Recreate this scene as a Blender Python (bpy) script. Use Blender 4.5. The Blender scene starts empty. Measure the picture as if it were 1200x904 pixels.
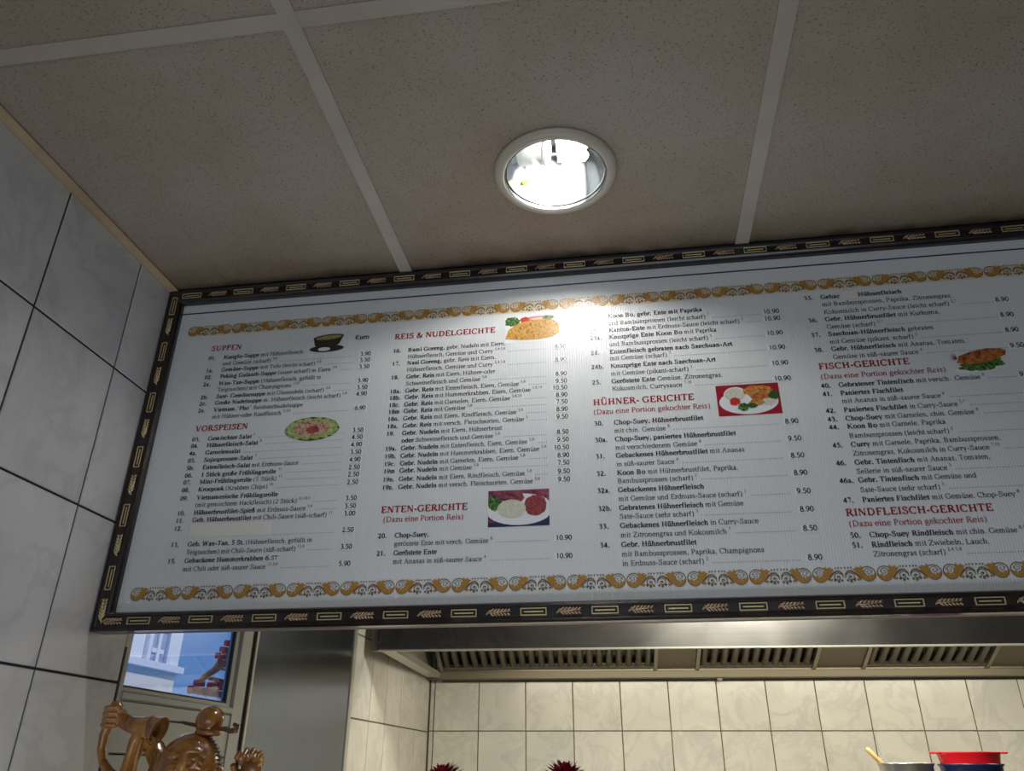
import bpy, bmesh, math, random
from math import sin, cos, pi, radians, sqrt, atan2
from mathutils import Vector, Matrix
random.seed(7)
SC = bpy.context.scene
COL = SC.collection

# ---------------------------------------------------------------- camera
F_PX, PITCH, ROLL, YAW = 907.6, 0.46158413, 0.00396612, -0.14729968
cp, sp, cy_, sy_ = cos(PITCH), sin(PITCH), cos(YAW), sin(YAW)
r0 = Vector((cy_, -sy_, 0)); fw = Vector((sy_*cp, cy_*cp, sp)); u0 = r0.cross(fw)
rr = r0*cos(ROLL) + u0*sin(ROLL); uu = -r0*sin(ROLL) + u0*cos(ROLL)
cam = bpy.data.cameras.new('camera'); cam.sensor_fit = 'HORIZONTAL'; cam.sensor_width = 36
cam.lens = 36*F_PX/1200; cam.clip_start = .01
cam_o = bpy.data.objects.new('camera', cam); COL.objects.link(cam_o); SC.camera = cam_o
cam_o.matrix_world = Matrix(((rr.x, uu.x, -fw.x, 0), (rr.y, uu.y, -fw.y, 0), (rr.z, uu.z, -fw.z, 0), (0, 0, 0, 1)))

# ---------------------------------------------------------------- world, lights, exposure
W = bpy.data.worlds.new('sky'); SC.world = W; W.use_nodes = True
bg = W.node_tree.nodes['Background']; bg.inputs[0].default_value = (.12, .27, .62, 1); bg.inputs[1].default_value = 0.85
def light(name, kind, loc, rot, energy, color, **k):
    l = bpy.data.lights.new(name, kind); l.energy = energy; l.color = color
    for a, b in k.items(): setattr(l, a, b)
    o = bpy.data.objects.new(name, l); COL.objects.link(o); o.location = loc; o.rotation_euler = rot
    return o
light('sun', 'SUN', (0, 0, 6), (0, radians(48), radians(12)), 1.6, (1, .95, .88), angle=radians(1))
light('shop_window_daylight', 'AREA', (.1, -3.3, -.25), (radians(90), 0, 0), 27, (.80, .90, 1), shape='RECTANGLE', size=3.2, size_y=1.7)
light('board_fill_light', 'AREA', (-.05, .60, -.62), (radians(128), 0, 0), 4.3, (.84, .91, 1), shape='RECTANGLE', size=1.0, size_y=.25)  # unseen fill added to brighten the lower middle of the menu board
light('kitchen_tube_light', 'AREA', (.5, 2.0, .80), (radians(38), 0, 0), 24, (1, .95, .82), shape='RECTANGLE', size=.5, size_y=.14)
light('hood_tube_light', 'AREA', (.65, 2.72, .43), (radians(30), 0, radians(2.85)), 16.5, (1, .92, .74), shape='RECTANGLE', size=2.3, size_y=.05)
light('downlight_bulb_light', 'POINT', (-.055, .955, .8845), (0, 0, 0), 4.3, (1, .97, .92), shadow_soft_size=.012)
SC.view_settings.view_transform = 'Standard'; SC.view_settings.look = 'None'
SC.view_settings.gamma = 1; SC.view_settings.use_curve_mapping = False; SC.view_settings.exposure = 0

# ---------------------------------------------------------------- object helpers
POS = {}
def tag(o, label=None, cat=None, group=None, kind=None):
    if label: o['label'] = label
    if cat: o['category'] = cat
    if group: o['group'] = group
    if kind: o['kind'] = kind
    return o
def empty(name, loc, label=None, cat=None, group=None, kind=None, parent=None):
    o = bpy.data.objects.new(name, None); COL.objects.link(o); o.empty_display_size = .05
    POS[o.name] = Vector(loc); o.location = loc
    if parent: o.parent = parent; o.location = Vector(loc) - POS[parent.name]
    return tag(o, label, cat, group, kind)
def link(name, me, loc, parent=None):
    o = bpy.data.objects.new(name, me); COL.objects.link(o); loc = Vector(loc)
    POS[o.name] = loc
    if parent: o.parent = parent; o.location = loc - POS[parent.name]
    else: o.location = loc
    return o
class MB:
    """collects geometry in world coordinates, then links ONE mesh object"""
    def __init__(s): s.v = []; s.f = []; s.mi = []; s.sm = []
    def add(s, vs, fs, m=0, smooth=False):
        b = len(s.v); s.v += [tuple(v) for v in vs]
        for f in fs: s.f.append([b+i for i in f]); s.mi.append(m); s.sm.append(smooth)
    def box(s, a, b, m=0, bev=0):
        x0, y0, z0 = [min(p, q) for p, q in zip(a, b)]; x1, y1, z1 = [max(p, q) for p, q in zip(a, b)]
        if bev <= 0:
            s.add([(x, y, z) for z in (z0, z1) for y in (y0, y1) for x in (x0, x1)],
                  [(0, 2, 3, 1), (4, 5, 7, 6), (0, 1, 5, 4), (2, 6, 7, 3), (0, 4, 6, 2), (1, 3, 7, 5)], m)
        else:
            vs = []; B = bev
            for z, k in ((z0, B), (z0+B, 0), (z1-B, 0), (z1, B)):
                for (cx, sx), (cy, sy) in (((x0, 1), (y0, 1)), ((x1, -1), (y0, 1)), ((x1, -1), (y1, -1)), ((x0, 1), (y1, -1))):
                    pts = [(cx+sx*max(k, 0)+0*B, cy+sy*(k+0)), ]
                    vs.append((cx+sx*k, cy+sy*k, z))
            fs = [(0, 3, 2, 1), (12, 13, 14, 15)]
            for r in range(3):
                for i in range(4):
                    j = (i+1) % 4; fs.append((r*4+i, r*4+j, r*4+4+j, r*4+4+i))
            s.add(vs, fs, m)
    def tube(s, pts, r, n=10, m=0, cap=True, smooth=True):
        pts = [Vector(p) for p in pts]; rs = r if hasattr(r, '__len__') else [r]*len(pts)
        vs = []; ref = Vector((0, 0, 1)); prev = None
        for i, p in enumerate(pts):
            t = (pts[min(i+1, len(pts)-1)] - pts[max(i-1, 0)]).normalized()
            a = prev if prev is not None else (ref if abs(t.z) < .9 else Vector((1, 0, 0)))
            a = (a - t*a.dot(t)).normalized(); prev = a; b = t.cross(a)
            vs += [p + (a*cos(2*pi*k/n) + b*sin(2*pi*k/n))*rs[i] for k in range(n)]
        fs = [(i*n+k, i*n+(k+1) % n, (i+1)*n+(k+1) % n, (i+1)*n+k) for i in range(len(pts)-1) for k in range(n)]
        s.add(vs, fs, m, smooth)
        if cap:
            b = len(s.v)-len(vs)
            s.f.append([b+k for k in range(n)][::-1]); s.mi.append(m); s.sm.append(False)
            s.f.append([b+len(vs)-n+k for k in range(n)]); s.mi.append(m); s.sm.append(False)
    def lathe(s, prof, c, n=48, m=0, smooth=True, axis=None):
        vs = [(c[0]+r*cos(2*pi*k/n), c[1]+r*sin(2*pi*k/n), c[2]+z) for r, z in prof for k in range(n)]
        fs = [(i*n+k, i*n+(k+1) % n, (i+1)*n+(k+1) % n, (i+1)*n+k) for i in range(len(prof)-1) for k in range(n)]
        s.add(vs, fs, m, smooth)
    def ell(s, c, r, n=20, m=0, rot=None, k=12):
        vs = []; M = rot or Matrix.Identity(3)
        for i in range(k+1):
            t = pi*i/k
            for j in range(n):
                p = 2*pi*j/n
                vs.append(Vector(c)+M @ Vector((r[0]*sin(t)*cos(p), r[1]*sin(t)*sin(p), r[2]*cos(t))))
        fs = [(i*n+j, (i+1)*n+j, (i+1)*n+(j+1) % n, i*n+(j+1) % n) for i in range(k) for j in range(n)]
        s.add(vs, fs, m, True)
    def xform(s, fn): s.v = [tuple(fn(Vector(v))) for v in s.v]; return s
    def mesh(s, name, mats, origin):
        me = bpy.data.meshes.new(name)
        me.from_pydata([(v[0]-origin[0], v[1]-origin[1], v[2]-origin[2]) for v in s.v], [], s.f)
        for mt in (mats if isinstance(mats, (list, tuple)) else [mats]): me.materials.append(mt)
        me.polygons.foreach_set('material_index', s.mi); me.polygons.foreach_set('use_smooth', s.sm)
        me.update(); return me
    def base(s):
        xs, ys, zs = zip(*s.v); return Vector(((min(xs)+max(xs))/2, (min(ys)+max(ys))/2, min(zs)))
    def build(s, name, mats, parent=None, **k):
        o = s.base(); ob = link(name, s.mesh(name, mats, o), o, parent)
        return tag(ob, **k) if k else ob

# ---------------------------------------------------------------- materials
def mat(name, col, rough=.5, metal=0, spec=.5, coat=0, nodes=None, emit=None, **k):
    m = bpy.data.materials.new(name); m.use_nodes = True; nt = m.node_tree; p = nt.nodes['Principled BSDF']
    p.inputs['Base Color'].default_value = (*col, 1); p.inputs['Roughness'].default_value = rough
    p.inputs['Metallic'].default_value = metal; p.inputs['Specular IOR Level'].default_value = spec
    p.inputs['Coat Weight'].default_value = coat; p.inputs['Coat Roughness'].default_value = k.get('coat_rough', .1)
    if emit: p.inputs['Emission Color'].default_value = (*emit[0], 1); p.inputs['Emission Strength'].default_value = emit[1]
    if 'aniso' in k: p.inputs['Anisotropic'].default_value = k['aniso']
    if nodes: nodes(nt, p)
    return m
def N(nt, t, **k):
    n = nt.nodes.new(t)
    for a, b in k.items():
        if a in n.inputs: n.inputs[a].default_value = b
        else: setattr(n, a, b)
    return n
def coords(nt, kind='Object', scale=(1, 1, 1), rnd=False):
    tc = N(nt, 'ShaderNodeTexCoord'); mp = N(nt, 'ShaderNodeMapping'); mp.inputs['Scale'].default_value = scale
    nt.links.new(tc.outputs[kind], mp.inputs[0])
    if rnd:
        oi = N(nt, 'ShaderNodeObjectInfo'); ml = N(nt, 'ShaderNodeMath', operation='MULTIPLY'); ml.inputs[1].default_value = 40
        nt.links.new(oi.outputs['Random'], ml.inputs[0]); nt.links.new(ml.outputs[0], mp.inputs['Location'])
    return mp.outputs[0]
def world_pos(nt): return N(nt, 'ShaderNodeNewGeometry').outputs['Position']
def ramp(nt, fac, stops):
    r = N(nt, 'ShaderNodeValToRGB'); e = r.color_ramp.elements
    while len(e) < len(stops): e.new(.5)
    for i, (p, c) in enumerate(stops): e[i].position = p; e[i].color = (*c, 1) if len(c) == 3 else c
    nt.links.new(fac, r.inputs[0]); return r.outputs[0]
def noise(nt, vec, scale, detail=4, rough=.5, dist=0, out='Fac'):
    n = N(nt, 'ShaderNodeTexNoise'); n.inputs['Scale'].default_value = scale; n.inputs['Detail'].default_value = detail
    n.inputs['Roughness'].default_value = rough; n.inputs['Distortion'].default_value = dist
    nt.links.new(vec, n.inputs['Vector']); return n.outputs[out]
def mixc(nt, a, b, fac, mode='MIX'):
    m = N(nt, 'ShaderNodeMix', data_type='RGBA', blend_type=mode)
    for s, v in ((m.inputs[0], fac), (m.inputs[6], a), (m.inputs[7], b)):
        if hasattr(v, 'is_linked') or hasattr(v, 'links'): nt.links.new(v, s)
        else: s.default_value = v if not isinstance(v, tuple) else ((*v, 1) if len(v) == 3 else v)
    return m.outputs[2]
def bump(nt, p, h, strength=.3, dist=.001):
    b = N(nt, 'ShaderNodeBump'); b.inputs['Strength'].default_value = strength; b.inputs['Distance'].default_value = dist
    nt.links.new(h, b.inputs['Height']); nt.links.new(b.outputs[0], p.inputs['Normal'])
def mathn(nt, op, a, b=0):
    m = N(nt, 'ShaderNodeMath', operation=op)
    for s, v in ((m.inputs[0], a), (m.inputs[1], b)):
        if isinstance(v, (int, float)): s.default_value = v
        else: nt.links.new(v, s)
    return m.outputs[0]

def tile_nodes(base, vein):
    def f(nt, p):
        v = coords(nt, 'Object', (1, 1, 1), True)
        a = noise(nt, v, 7, 7, .6, .7)
        veins = ramp(nt, a, [(.44, (0, 0, 0)), (.497, (.6, .6, .6)), (.503, (.6, .6, .6)), (.57, (0, 0, 0))])
        cl = noise(nt, v, 5, 3, .5)
        vm = mathn(nt, 'MULTIPLY', veins, cl)
        c1 = mixc(nt, base, vein, vm)
        cl2 = ramp(nt, noise(nt, v, 3.5, 4, .5, .8), [(.35, (1, 1, 1)), (.7, (.86, .87, .89))])
        nt.links.new(mixc(nt, c1, cl2, 1.0, 'MULTIPLY'), p.inputs['Base Color'])
        bump(nt, p, noise(nt, v, 14, 2), .12, .002)
    return f
M_tile = mat('glazed_marble_tile', (.6, .6, .6), .22, nodes=tile_nodes((.66, .65, .64), (.40, .41, .43)))
M_ktile = mat('glazed_cream_tile', (.6, .6, .6), .25, nodes=tile_nodes((.74, .72, .63), (.48, .47, .42)))
M_grout = mat('dark_grout', (.018, .016, .014), .9)
M_kgrout = mat('brown_grout', (.14, .115, .07), .9)
def ceil_nodes(nt, p):
    w = world_pos(nt)
    n1 = noise(nt, w, 330, 2, .5)
    pits = ramp(nt, n1, [(.30, (.35, .3, .25)), (.40, (1, 1, 1))])
    mp = N(nt, 'ShaderNodeMapping'); nt.links.new(w, mp.inputs[0]); mp.inputs['Scale'].default_value = (1, 1.4, 1)
    vo = N(nt, 'ShaderNodeTexVoronoi'); vo.inputs['Scale'].default_value = 130; nt.links.new(mp.outputs[0], vo.inputs[0])
    dots = ramp(nt, vo.outputs['Distance'], [(.10, (.22, .19, .15)), (.17, (1, 1, 1))])
    sel = ramp(nt, noise(nt, w, 60, 2), [(.5, (0, 0, 0)), (.6, (1, 1, 1))])
    blot = ramp(nt, noise(nt, w, 3.2, 4, .6), [(.35, (.51, .445, .375)), (.65, (.45, .365, .285))])
    c = mixc(nt, blot, pits, .75, 'MULTIPLY')
    c = mixc(nt, c, mixc(nt, (1, 1, 1), dots, sel), 1.0, 'MULTIPLY')
    # soot and cast shadow painted into the colour above the menu board's frame
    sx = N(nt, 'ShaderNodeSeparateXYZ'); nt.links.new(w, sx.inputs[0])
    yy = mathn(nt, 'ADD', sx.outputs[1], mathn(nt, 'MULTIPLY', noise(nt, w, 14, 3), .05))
    soot_shade = ramp(nt, mathn(nt, 'SUBTRACT', yy, .5), [(.0, (1, 1, 1)), (.46, (.93, .92, .9)), (.63, (.80, .76, .70)), (.69, (.55, .5, .44)), (.715, (.16, .14, .12))])
    nt.links.new(mixc(nt, c, soot_shade, 1.0, 'MULTIPLY'), p.inputs['Base Color'])
    bump(nt, p, n1, .35, .0015)
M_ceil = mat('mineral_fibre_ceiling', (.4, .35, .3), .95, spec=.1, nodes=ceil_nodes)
def tbar_nodes(nt, p):
    w = world_pos(nt); nt.links.new(ramp(nt, noise(nt, w, 12, 4), [(.3, (.56, .49, .42)), (.7, (.49, .42, .35))]), p.inputs['Base Color'])
M_tbar = mat('aged_enamel_grid', (.6, .55, .5), .45, nodes=tbar_nodes)
def trim_nodes(nt, p):
    w = world_pos(nt); nt.links.new(ramp(nt, noise(nt, w, 9, 5), [(.3, (.66, .50, .31)), (.7, (.50, .37, .22))]), p.inputs['Base Color'])
M_trim = mat('yellowed_wall_angle', (.5, .4, .25), .5, nodes=trim_nodes)
M_wall = mat('plain_wall_plaster', (.34, .31, .28), .9)
M_floor = mat('floor_tiles_brown', (.16, .13, .11), .5)
def board_nodes(nt, p):
    w = world_pos(nt); sx = N(nt, 'ShaderNodeSeparateXYZ'); nt.links.new(w, sx.inputs[0])
    s = mathn(nt, 'SINE', mathn(nt, 'MULTIPLY', sx.outputs[0], 2*pi/.0042), 0)
    n = noise(nt, w, 40, 3)
    nt.links.new(ramp(nt, mathn(nt, 'MULTIPLY_ADD', s, .5), [(0, (.66, .68, .69)), (1, (.70, .72, .73))]), p.inputs['Base Color'])
    bump(nt, p, mathn(nt, 'ADD', s, mathn(nt, 'MULTIPLY', n, .6)), .15, .0005)
M_board = mat('corrugated_white_plastic', (.7, .72, .73), .24, spec=.5, nodes=board_nodes)
M_ink = mat('black_print', (.022, .022, .026), .32)
M_inks = mat('grey_black_print', (.05, .05, .055), .32)
M_red = mat('red_print', (.36, .018, .022), .32)
M_gold = mat('gold_brown_print', (.40, .20, .035), .32)
M_brown = mat('brown_print', (.16, .095, .035), .32)
M_cream = mat('cream_print_ground', (.62, .55, .42), .32)
M_purple = mat('purple_print', (.055, .025, .13), .32)
M_patch = mat('paper_sticker', (.75, .765, .77), .45)
M_patch2 = mat('yellowed_paper_sticker', (.74, .73, .66), .55)
def frame_nodes(nt, p):
    w = world_pos(nt); nt.links.new(ramp(nt, noise(nt, w, 30, 5, .6), [(.35, (.006, .005, .008)), (.62, (.018, .007, .008)), (.8, (.045, .013, .010))]), p.inputs['Base Color'])
    bump(nt, p, noise(nt, w, 120, 3), .25, .001)
M_frame = mat('dark_lacquered_wood', (.02, .01, .01), .28, coat=.5, nodes=frame_nodes)
M_fgold = mat('worn_gold_leaf', (.72, .60, .34), .36, metal=.55)
M_fcop = mat('worn_copper_leaf', (.50, .35, .22), .42, metal=.55)
M_fback = mat('raw_frame_edge', (.34, .24, .21), .6)
def steel_nodes(nt, p):
    v = coords(nt, 'Object', (260, 260, 4)); n = noise(nt, v, 1, 4)
    sm = noise(nt, coords(nt), 6, 4)
    nt.links.new(ramp(nt, n, [(.3, (.19, .22, .275)), (.7, (.22, .255, .32))]), p.inputs['Base Color'])
    nt.links.new(ramp(nt, sm, [(.2, (.17,)*3), (.8, (.21,)*3)]), p.inputs['Roughness'])
    bump(nt, p, n, .03, .0003)
M_steel = mat('brushed_stainless_steel', (.55, .55, .54), .3, metal=1, nodes=steel_nodes)
def hood_nodes(nt, p):
    v = coords(nt, 'Object', (3, 3, 120)); n = noise(nt, v, 1, 4)
    sm = noise(nt, coords(nt), 5, 3, .5, .4)
    nt.links.new(ramp(nt, n, [(.3, (.30, .295, .28)), (.7, (.34, .33, .31))]), p.inputs['Base Color'])
    nt.links.new(ramp(nt, sm, [(.2, (.24,)*3), (.8, (.32,)*3)]), p.inputs['Roughness'])
M_hood = mat('smeared_stainless_steel', (.45, .43, .4), .3, metal=1, nodes=hood_nodes)
M_hoodin = mat('greasy_inner_steel', (.16, .14, .105), .4, metal=.9)
M_baffle = mat('greasy_filter_steel', (.34, .31, .25), .38, metal=.9)
M_gut = mat('greasy_gutter_steel', (.19, .165, .115), .5, metal=.6)
M_black = mat('black_gap', (.01, .01, .01), .8)
M_chrome = mat('faceted_reflector', (.50, .52, .55), .13, metal=1)
M_ring = mat('cream_lamp_trim', (.58, .52, .42), .35)
M_bulb = mat('lit_fluorescent_tube', (1, 1, 1), .4, emit=((1, .98, .94), 14))
M_socket = mat('white_lamp_socket', (.75, .76, .7), .4)
M_green = mat('green_yellow_wire', (.32, .45, .06), .5)
M_upvc = mat('cream_door_plastic', (.46, .46, .41), .3)
M_gasket = mat('dark_rubber_seal', (.03, .03, .03), .6)
M_rail = mat('aluminium_edge_trim', (.62, .60, .52), .3, metal=.6)
def glass_nodes(nt, p): p.inputs['Transmission Weight'].default_value = 1; p.inputs['IOR'].default_value = 1.45
M_glass = mat('clear_glass', (.95, .97, 1), .0, nodes=glass_nodes)
M_facade = mat('cream_facade', (.80, .74, .66), .9)
M_facadew = mat('white_window_surround', (.86, .86, .88), .8)
M_pane = mat('far_window_glass', (.35, .45, .65), .15)
M_redl = mat('red_sign_plastic', (.85, .02, .05), .4)
M_orange = mat('orange_sign_plastic', (.90, .30, .16), .4)
def wood_nodes(nt, p):
    v = coords(nt, 'Object', (1, 1, .35)); n = noise(nt, v, 26, 6, .6, 1.4)
    nt.links.new(ramp(nt, n, [(.3, (.10, .030, .005)), (.5, (.27, .105, .018)), (.72, (.46, .21, .038))]), p.inputs['Base Color'])
    bump(nt, p, noise(nt, v, 120, 3), .12, .001)
M_wood = mat('carved_varnished_wood', (.25, .1, .03), .24, coat=.6, nodes=wood_nodes, coat_rough=.08)
M_wood_d = mat('dark_carved_wood', (.09, .03, .01), .3, coat=.4)
def petal_nodes(nt, p):
    n = noise(nt, coords(nt), 60, 3); nt.links.new(ramp(nt, n, [(.3, (.16, .003, .012)), (.7, (.42, .01, .03))]), p.inputs['Base Color'])
M_petal = mat('crimson_petal', (.4, .01, .03), .6, nodes=petal_nodes)
M_stem = mat('green_stem', (.05, .16, .03), .6)
M_vase = mat('white_ceramic', (.7, .7, .68), .2)
M_pot = mat('polished_pot_steel', (.62, .61, .58), .36, metal=1)
M_spoon = mat('worn_spoon_wood', (.52, .33, .11), .6)
M_sieve = mat('red_plastic', (.62, .008, .016), .25)
M_bowl = mat('dark_blue_plastic', (.01, .022, .07), .25)
M_counter = mat('dark_counter_top', (.1, .085, .075), .35)

# ================================================================= STRUCTURE
H = .856                    # underside of the ceiling, camera at 0
XW = -.868                  # face of the left wall
FL = -1.5
# --- ceiling
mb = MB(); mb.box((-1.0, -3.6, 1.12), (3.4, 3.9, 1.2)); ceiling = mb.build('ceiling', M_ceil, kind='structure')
gx = [XW+.0, -.382, .243, .868, 1.493, 2.118, 2.743, 3.3]
gy = [-3.5, -3.122, -2.497, -1.872, -1.247, -.622, .003, .628, 1.253, 1.878, 2.503, 3.128, 3.56]
LX, LY = -.073, .955
cache = {}
for i in range(len(gx)-1):
    for j in range(len(gy)-1):
        x0, x1, y0, y1 = gx[i]+.004, gx[i+1]-.004, gy[j]+.004, gy[j+1]-.004
        if x0 < LX < x1 and y0 < LY < y1:
            m = MB(); n = 64; vs = []
            for k in range(n):
                a = 2*pi*(k+.5)/n; c, s = cos(a), sin(a)
                tx = ((x1-LX) if c > 0 else (x0-LX))/c; ty = ((y1-LY) if s > 0 else (y0-LY))/s; t = min(tx, ty)
                vs += [(LX+.088*c, LY+.088*s, H+.001), (LX+t*c, LY+t*s, H+.001), (LX+t*c, LY+t*s, H+.013), (LX+.088*c, LY+.088*s, H+.013)]
            fs = []
            for k in range(n):
                a, b = 4*k, 4*((k+1) % n)
                for q in range(4): fs.append((a+q, a+(q+1) % 4, b+(q+1) % 4, b+q))
            # close the four square corners
            m.add(vs, fs)
            for cx in (x0, x1):
                for cyy in (y0, y1):
                    best = sorted(range(n), key=lambda k: (vs[4*k+1][0]-cx)**2+(vs[4*k+1][1]-cyy)**2)[:2]
                    a, b = best; m.add([vs[4*a+1], vs[4*b+1], (cx, cyy, H+.001)], [(0, 1, 2)])
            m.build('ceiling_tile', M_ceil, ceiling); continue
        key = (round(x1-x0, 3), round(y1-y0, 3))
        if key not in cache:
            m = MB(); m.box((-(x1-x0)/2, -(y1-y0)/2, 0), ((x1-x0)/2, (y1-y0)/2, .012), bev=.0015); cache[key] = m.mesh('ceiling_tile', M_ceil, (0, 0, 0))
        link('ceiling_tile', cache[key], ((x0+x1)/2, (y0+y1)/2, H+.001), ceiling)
def teebar(a, b):
    m = MB()
    if abs(a[0]-b[0]) < 1e-6:
        m.box((a[0]-.012, a[1], H-.0015), (a[0]+.012, b[1], H+.0005)); m.box((a[0]-.0008, a[1], H), (a[0]+.0008, b[1], H+.03))
    else:
        m.box((a[0], a[1]-.012, H-.0008), (b[0], a[1]+.012, H+.0005)); m.box((a[0], a[1]-.0008, H), (b[0], a[1]+.0008, H+.03))
    m.build('tee_bar', M_tbar, ceiling)
for x in gx[1:-1]: teebar((x, -3.5), (x, 3.45))
for y in gy[1:-1]:
    for i in range(len(gx)-1): teebar((gx[i]+(.012 if i else 0), y), (gx[i+1]-.012, y))
# wall angle trim
m = MB(); m.box((XW-.0015, -3.5, H-.0035), (XW+.0195, 3.45, H-.0018)); m.box((XW-.002, -3.5, H-.003), (XW-.0005, 3.45, H+.02))
m.build('trim_1', M_trim, kind='structure')

# --- left wall with upright 20 x 25 cm tiles
def tiled(wall, plane, us, vs_, matt, th=.0025, gap=.0040):
    """plane(u,v,d) -> world; us/vs_ grout line positions"""
    cache = {}
    for i in range(len(us)-1):
        for j in range(len(vs_)-1):
            w, h = us[i+1]-us[i]-gap, vs_[j+1]-vs_[j]-gap
            if w < .003 or h < .003: continue
            c = plane((us[i]+us[i+1])/2, (vs_[j]+vs_[j+1])/2, 0)
            key = (round(w, 4), round(h, 4))
            if key not in cache:
                B = .0012; pts = []
                for d, k in ((-.001, 0), (th-B, 0), (th, B)):
                    for su, sv in ((-1, -1), (1, -1), (1, 1), (-1, 1)):
                        pts.append(plane(su*(w/2-k), sv*(h/2-k), d) - plane(0, 0, 0))
                fs = [(8, 9, 10, 11)]+[(r*4+q, r*4+(q+1) % 4, r*4+4+(q+1) % 4, r*4+4+q) for r in range(2) for q in range(4)]
                mm = MB(); mm.add(pts, fs); cache[key] = mm.mesh('tile', matt, (0, 0, 0))
            link('tile', cache[key], c, wall)
TH = .0025
mb = MB(); mb.box((XW-.12, -3.5, FL), (XW-TH, 1.296, 1.12)); wall_left = mb.build('wall_left', [M_grout], kind='structure')
uy = [1.2945-.2035*k for k in range(9)][::-1]
vz = [-.618+.25*k for k in range(6)]+[.8545]
tiled(wall_left, lambda u, v, d: Vector((XW-TH+d, u, v)), uy, vz, M_tile)
m = MB(); m.box((XW-TH+.0003, -3.5, FL), (XW, uy[0], H)); m.box((XW-TH+.0003, uy[0], FL), (XW, 1.2945, vz[0]-.002)); m.build('wall_paint', M_wall, wall_left)
m = MB(); m.box((XW-.011, 1.2945, FL), (XW+.0005, 1.2985, .19)); m.build('trim_2', M_gasket, kind='structure')

# --- door with glass pane (recessed 3 cm)
XD = -.8745; q = XD/XW
DZ0 = FL
door = empty('door_1', (XD-.03, 1.6, FL), kind='structure')
y0, y1 = 1.2985, 1.778*q
ps0, ps1, pz0, pz1 = 1.312*q, 1.694*q, .1275*q, .78
m = MB()     # outer frame
for a, b in (((XD-.025, 1.762*q, FL), (XD-.002, y1, .83)), ((XD-.05, y0, .80), (XD, 1.762*q, .83))): m.box(a, b, bev=.002)
m.build('door_frame', M_upvc, door)
m = MB()     # sash profiles round the pane with a stepped bead
sy0, sy1 = y0, 1.7585*q
for a, b in (((XD-.045, sy0, FL+.02), (XD+.0015, ps0-.004, .797)), ((XD-.022, ps1+.018, FL+.02), (XD+.004, sy1, .797)),
             ((XD-.045, ps0-.004, .106*q-.0), (XD+.004, ps1+.018, pz0-.007)), ((XD-.045, ps0-.004, pz1+.01), (XD+.004, ps1+.018, .797))): m.box(a, b, bev=.003)
m.build('door_sash', M_upvc, door)
m = MB()
for a, b in (((XD-.03, ps0-.004, pz0-.007), (XD-.004, ps0, pz1)), ((XD-.022, ps1, pz0-.007), (XD-.004, ps1+.018, pz1)), ((XD-.03, ps0, pz0-.007), (XD-.004, ps1, pz0)), ((XD-.03, ps0, pz1), (XD-.004, ps1, pz1+.01))): m.box(a, b, bev=.001)
m.build('glazing_bead', M_upvc, door)
m = MB()
m.box((XD-.012, ps0, pz0), (XD-.005, ps0+.003, pz1)); m.box((XD-.012, ps1-.004, pz0), (XD-.005, ps1, pz1)); m.box((XD-.012, ps0, pz0), (XD-.005, ps1, pz0+.003))
m.box((XD-.02, 1.7585*q, FL), (XD-.006, 1.762*q, .8)); m.build('rubber_seal', M_gasket, door)
m = MB(); m.box((XD-.02, ps0-.004, pz0-.004), (XD-.014, ps1+.004, pz1+.004)); m.build('glass_pane', M_glass, door)
for k in range(7):   # horizontal boards of the lower panel
    z1 = .106*q-.001 if k == 0 else .0805*q-.058*q*(k-1)-.0012
    z0 = .0805*q-.058*q*k+.0012 if k < 6 else FL+.02
    m = MB(); m.box((XD-.03, ps0-.004, z0), (XD+.0005, ps1+.018, z1), bev=.0015); m.build('door_board', M_upvc, door)
m = MB(); m.box((XD-.04, ps0-.004, FL+.02), (XD-.0305, ps1+.018, .1*q)); m.build('door_core', M_gasket, door)
m = MB(); m.box((XD-.04, 1.2965, .831), (XD-.0, y1-.001, 1.12)); m.build('wall_door_head', M_wall, kind='structure')

# --- kitchen side wall & steel sheet
mb = MB(); mb.box((XW-.045, y1, FL), (XW-.0008, 3.9, 1.12)); wall_k = mb.build('wall_kitchen_side', [M_kgrout], kind='structure')
ku = [2.485, 2.673, 2.852, 3.046, 3.26, 3.47]
tiled(wall_k, lambda u, v, d: Vector((XW-.0008+d, u, v)), ku, [-.604, -.354, -.104, .1435, .3935, .6435, .8535], M_ktile, .0008)
m = MB(); m.box((XW-.0007, 2.450, FL), (XW+.006, 2.468, H-.004), bev=.002); m.box((XW-.0007, 2.472, FL), (XW+.003, 2.484, H-.004), bev=.002); m.build('trim_3', M_rail, kind='structure')
sp_ = empty('steel_sheet', (XW, 2.11, FL), 'tall brushed stainless steel sheet between the glazed door and the tiled kitchen corner', 'metal sheet')
m = MB(); m.box((XW+.0003, y1+.001, FL), (XW+.0028, 2.447, H-.004), bev=.001); m.build('sheet_face', M_steel, sp_)
m = MB(); m.box((XW+.0003, y1-.008, FL), (XW+.0034, y1, H-.004)); m.build('folded_edge', M_rail, sp_)

# --- kitchen back wall (turned a little)
KY = .0497
KD = Vector((cos(KY), sin(KY), 0)); KN = Vector((sin(KY), -cos(KY), 0)); KC = Vector((XW+.0, 3.477, 0))
def K(u, d, z): return KC + KD*u + KN*d + Vector((0, 0, z))     # u along the wall, d out from it
def kbox(mb, a, b, m=0, bev=0):
    t = MB(); t.box(a, b, 0, bev)
    mb.add([K(*v) for v in t.v], t.f, m); return mb
m = MB(); kbox(m, (-.1, -.1, FL), (4.2, -TH, 1.12)); wall_back = m.build('wall_back', [M_kgrout], kind='structure')
kus = [.003, .0225]+[.2135+.1994*k for k in range(14)]
tiled(wall_back, lambda u, v, d: K(u, d-TH, v), kus, [-.60, -.35, -.1, .1475, .3975, .6475, .8535], M_ktile)
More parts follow.
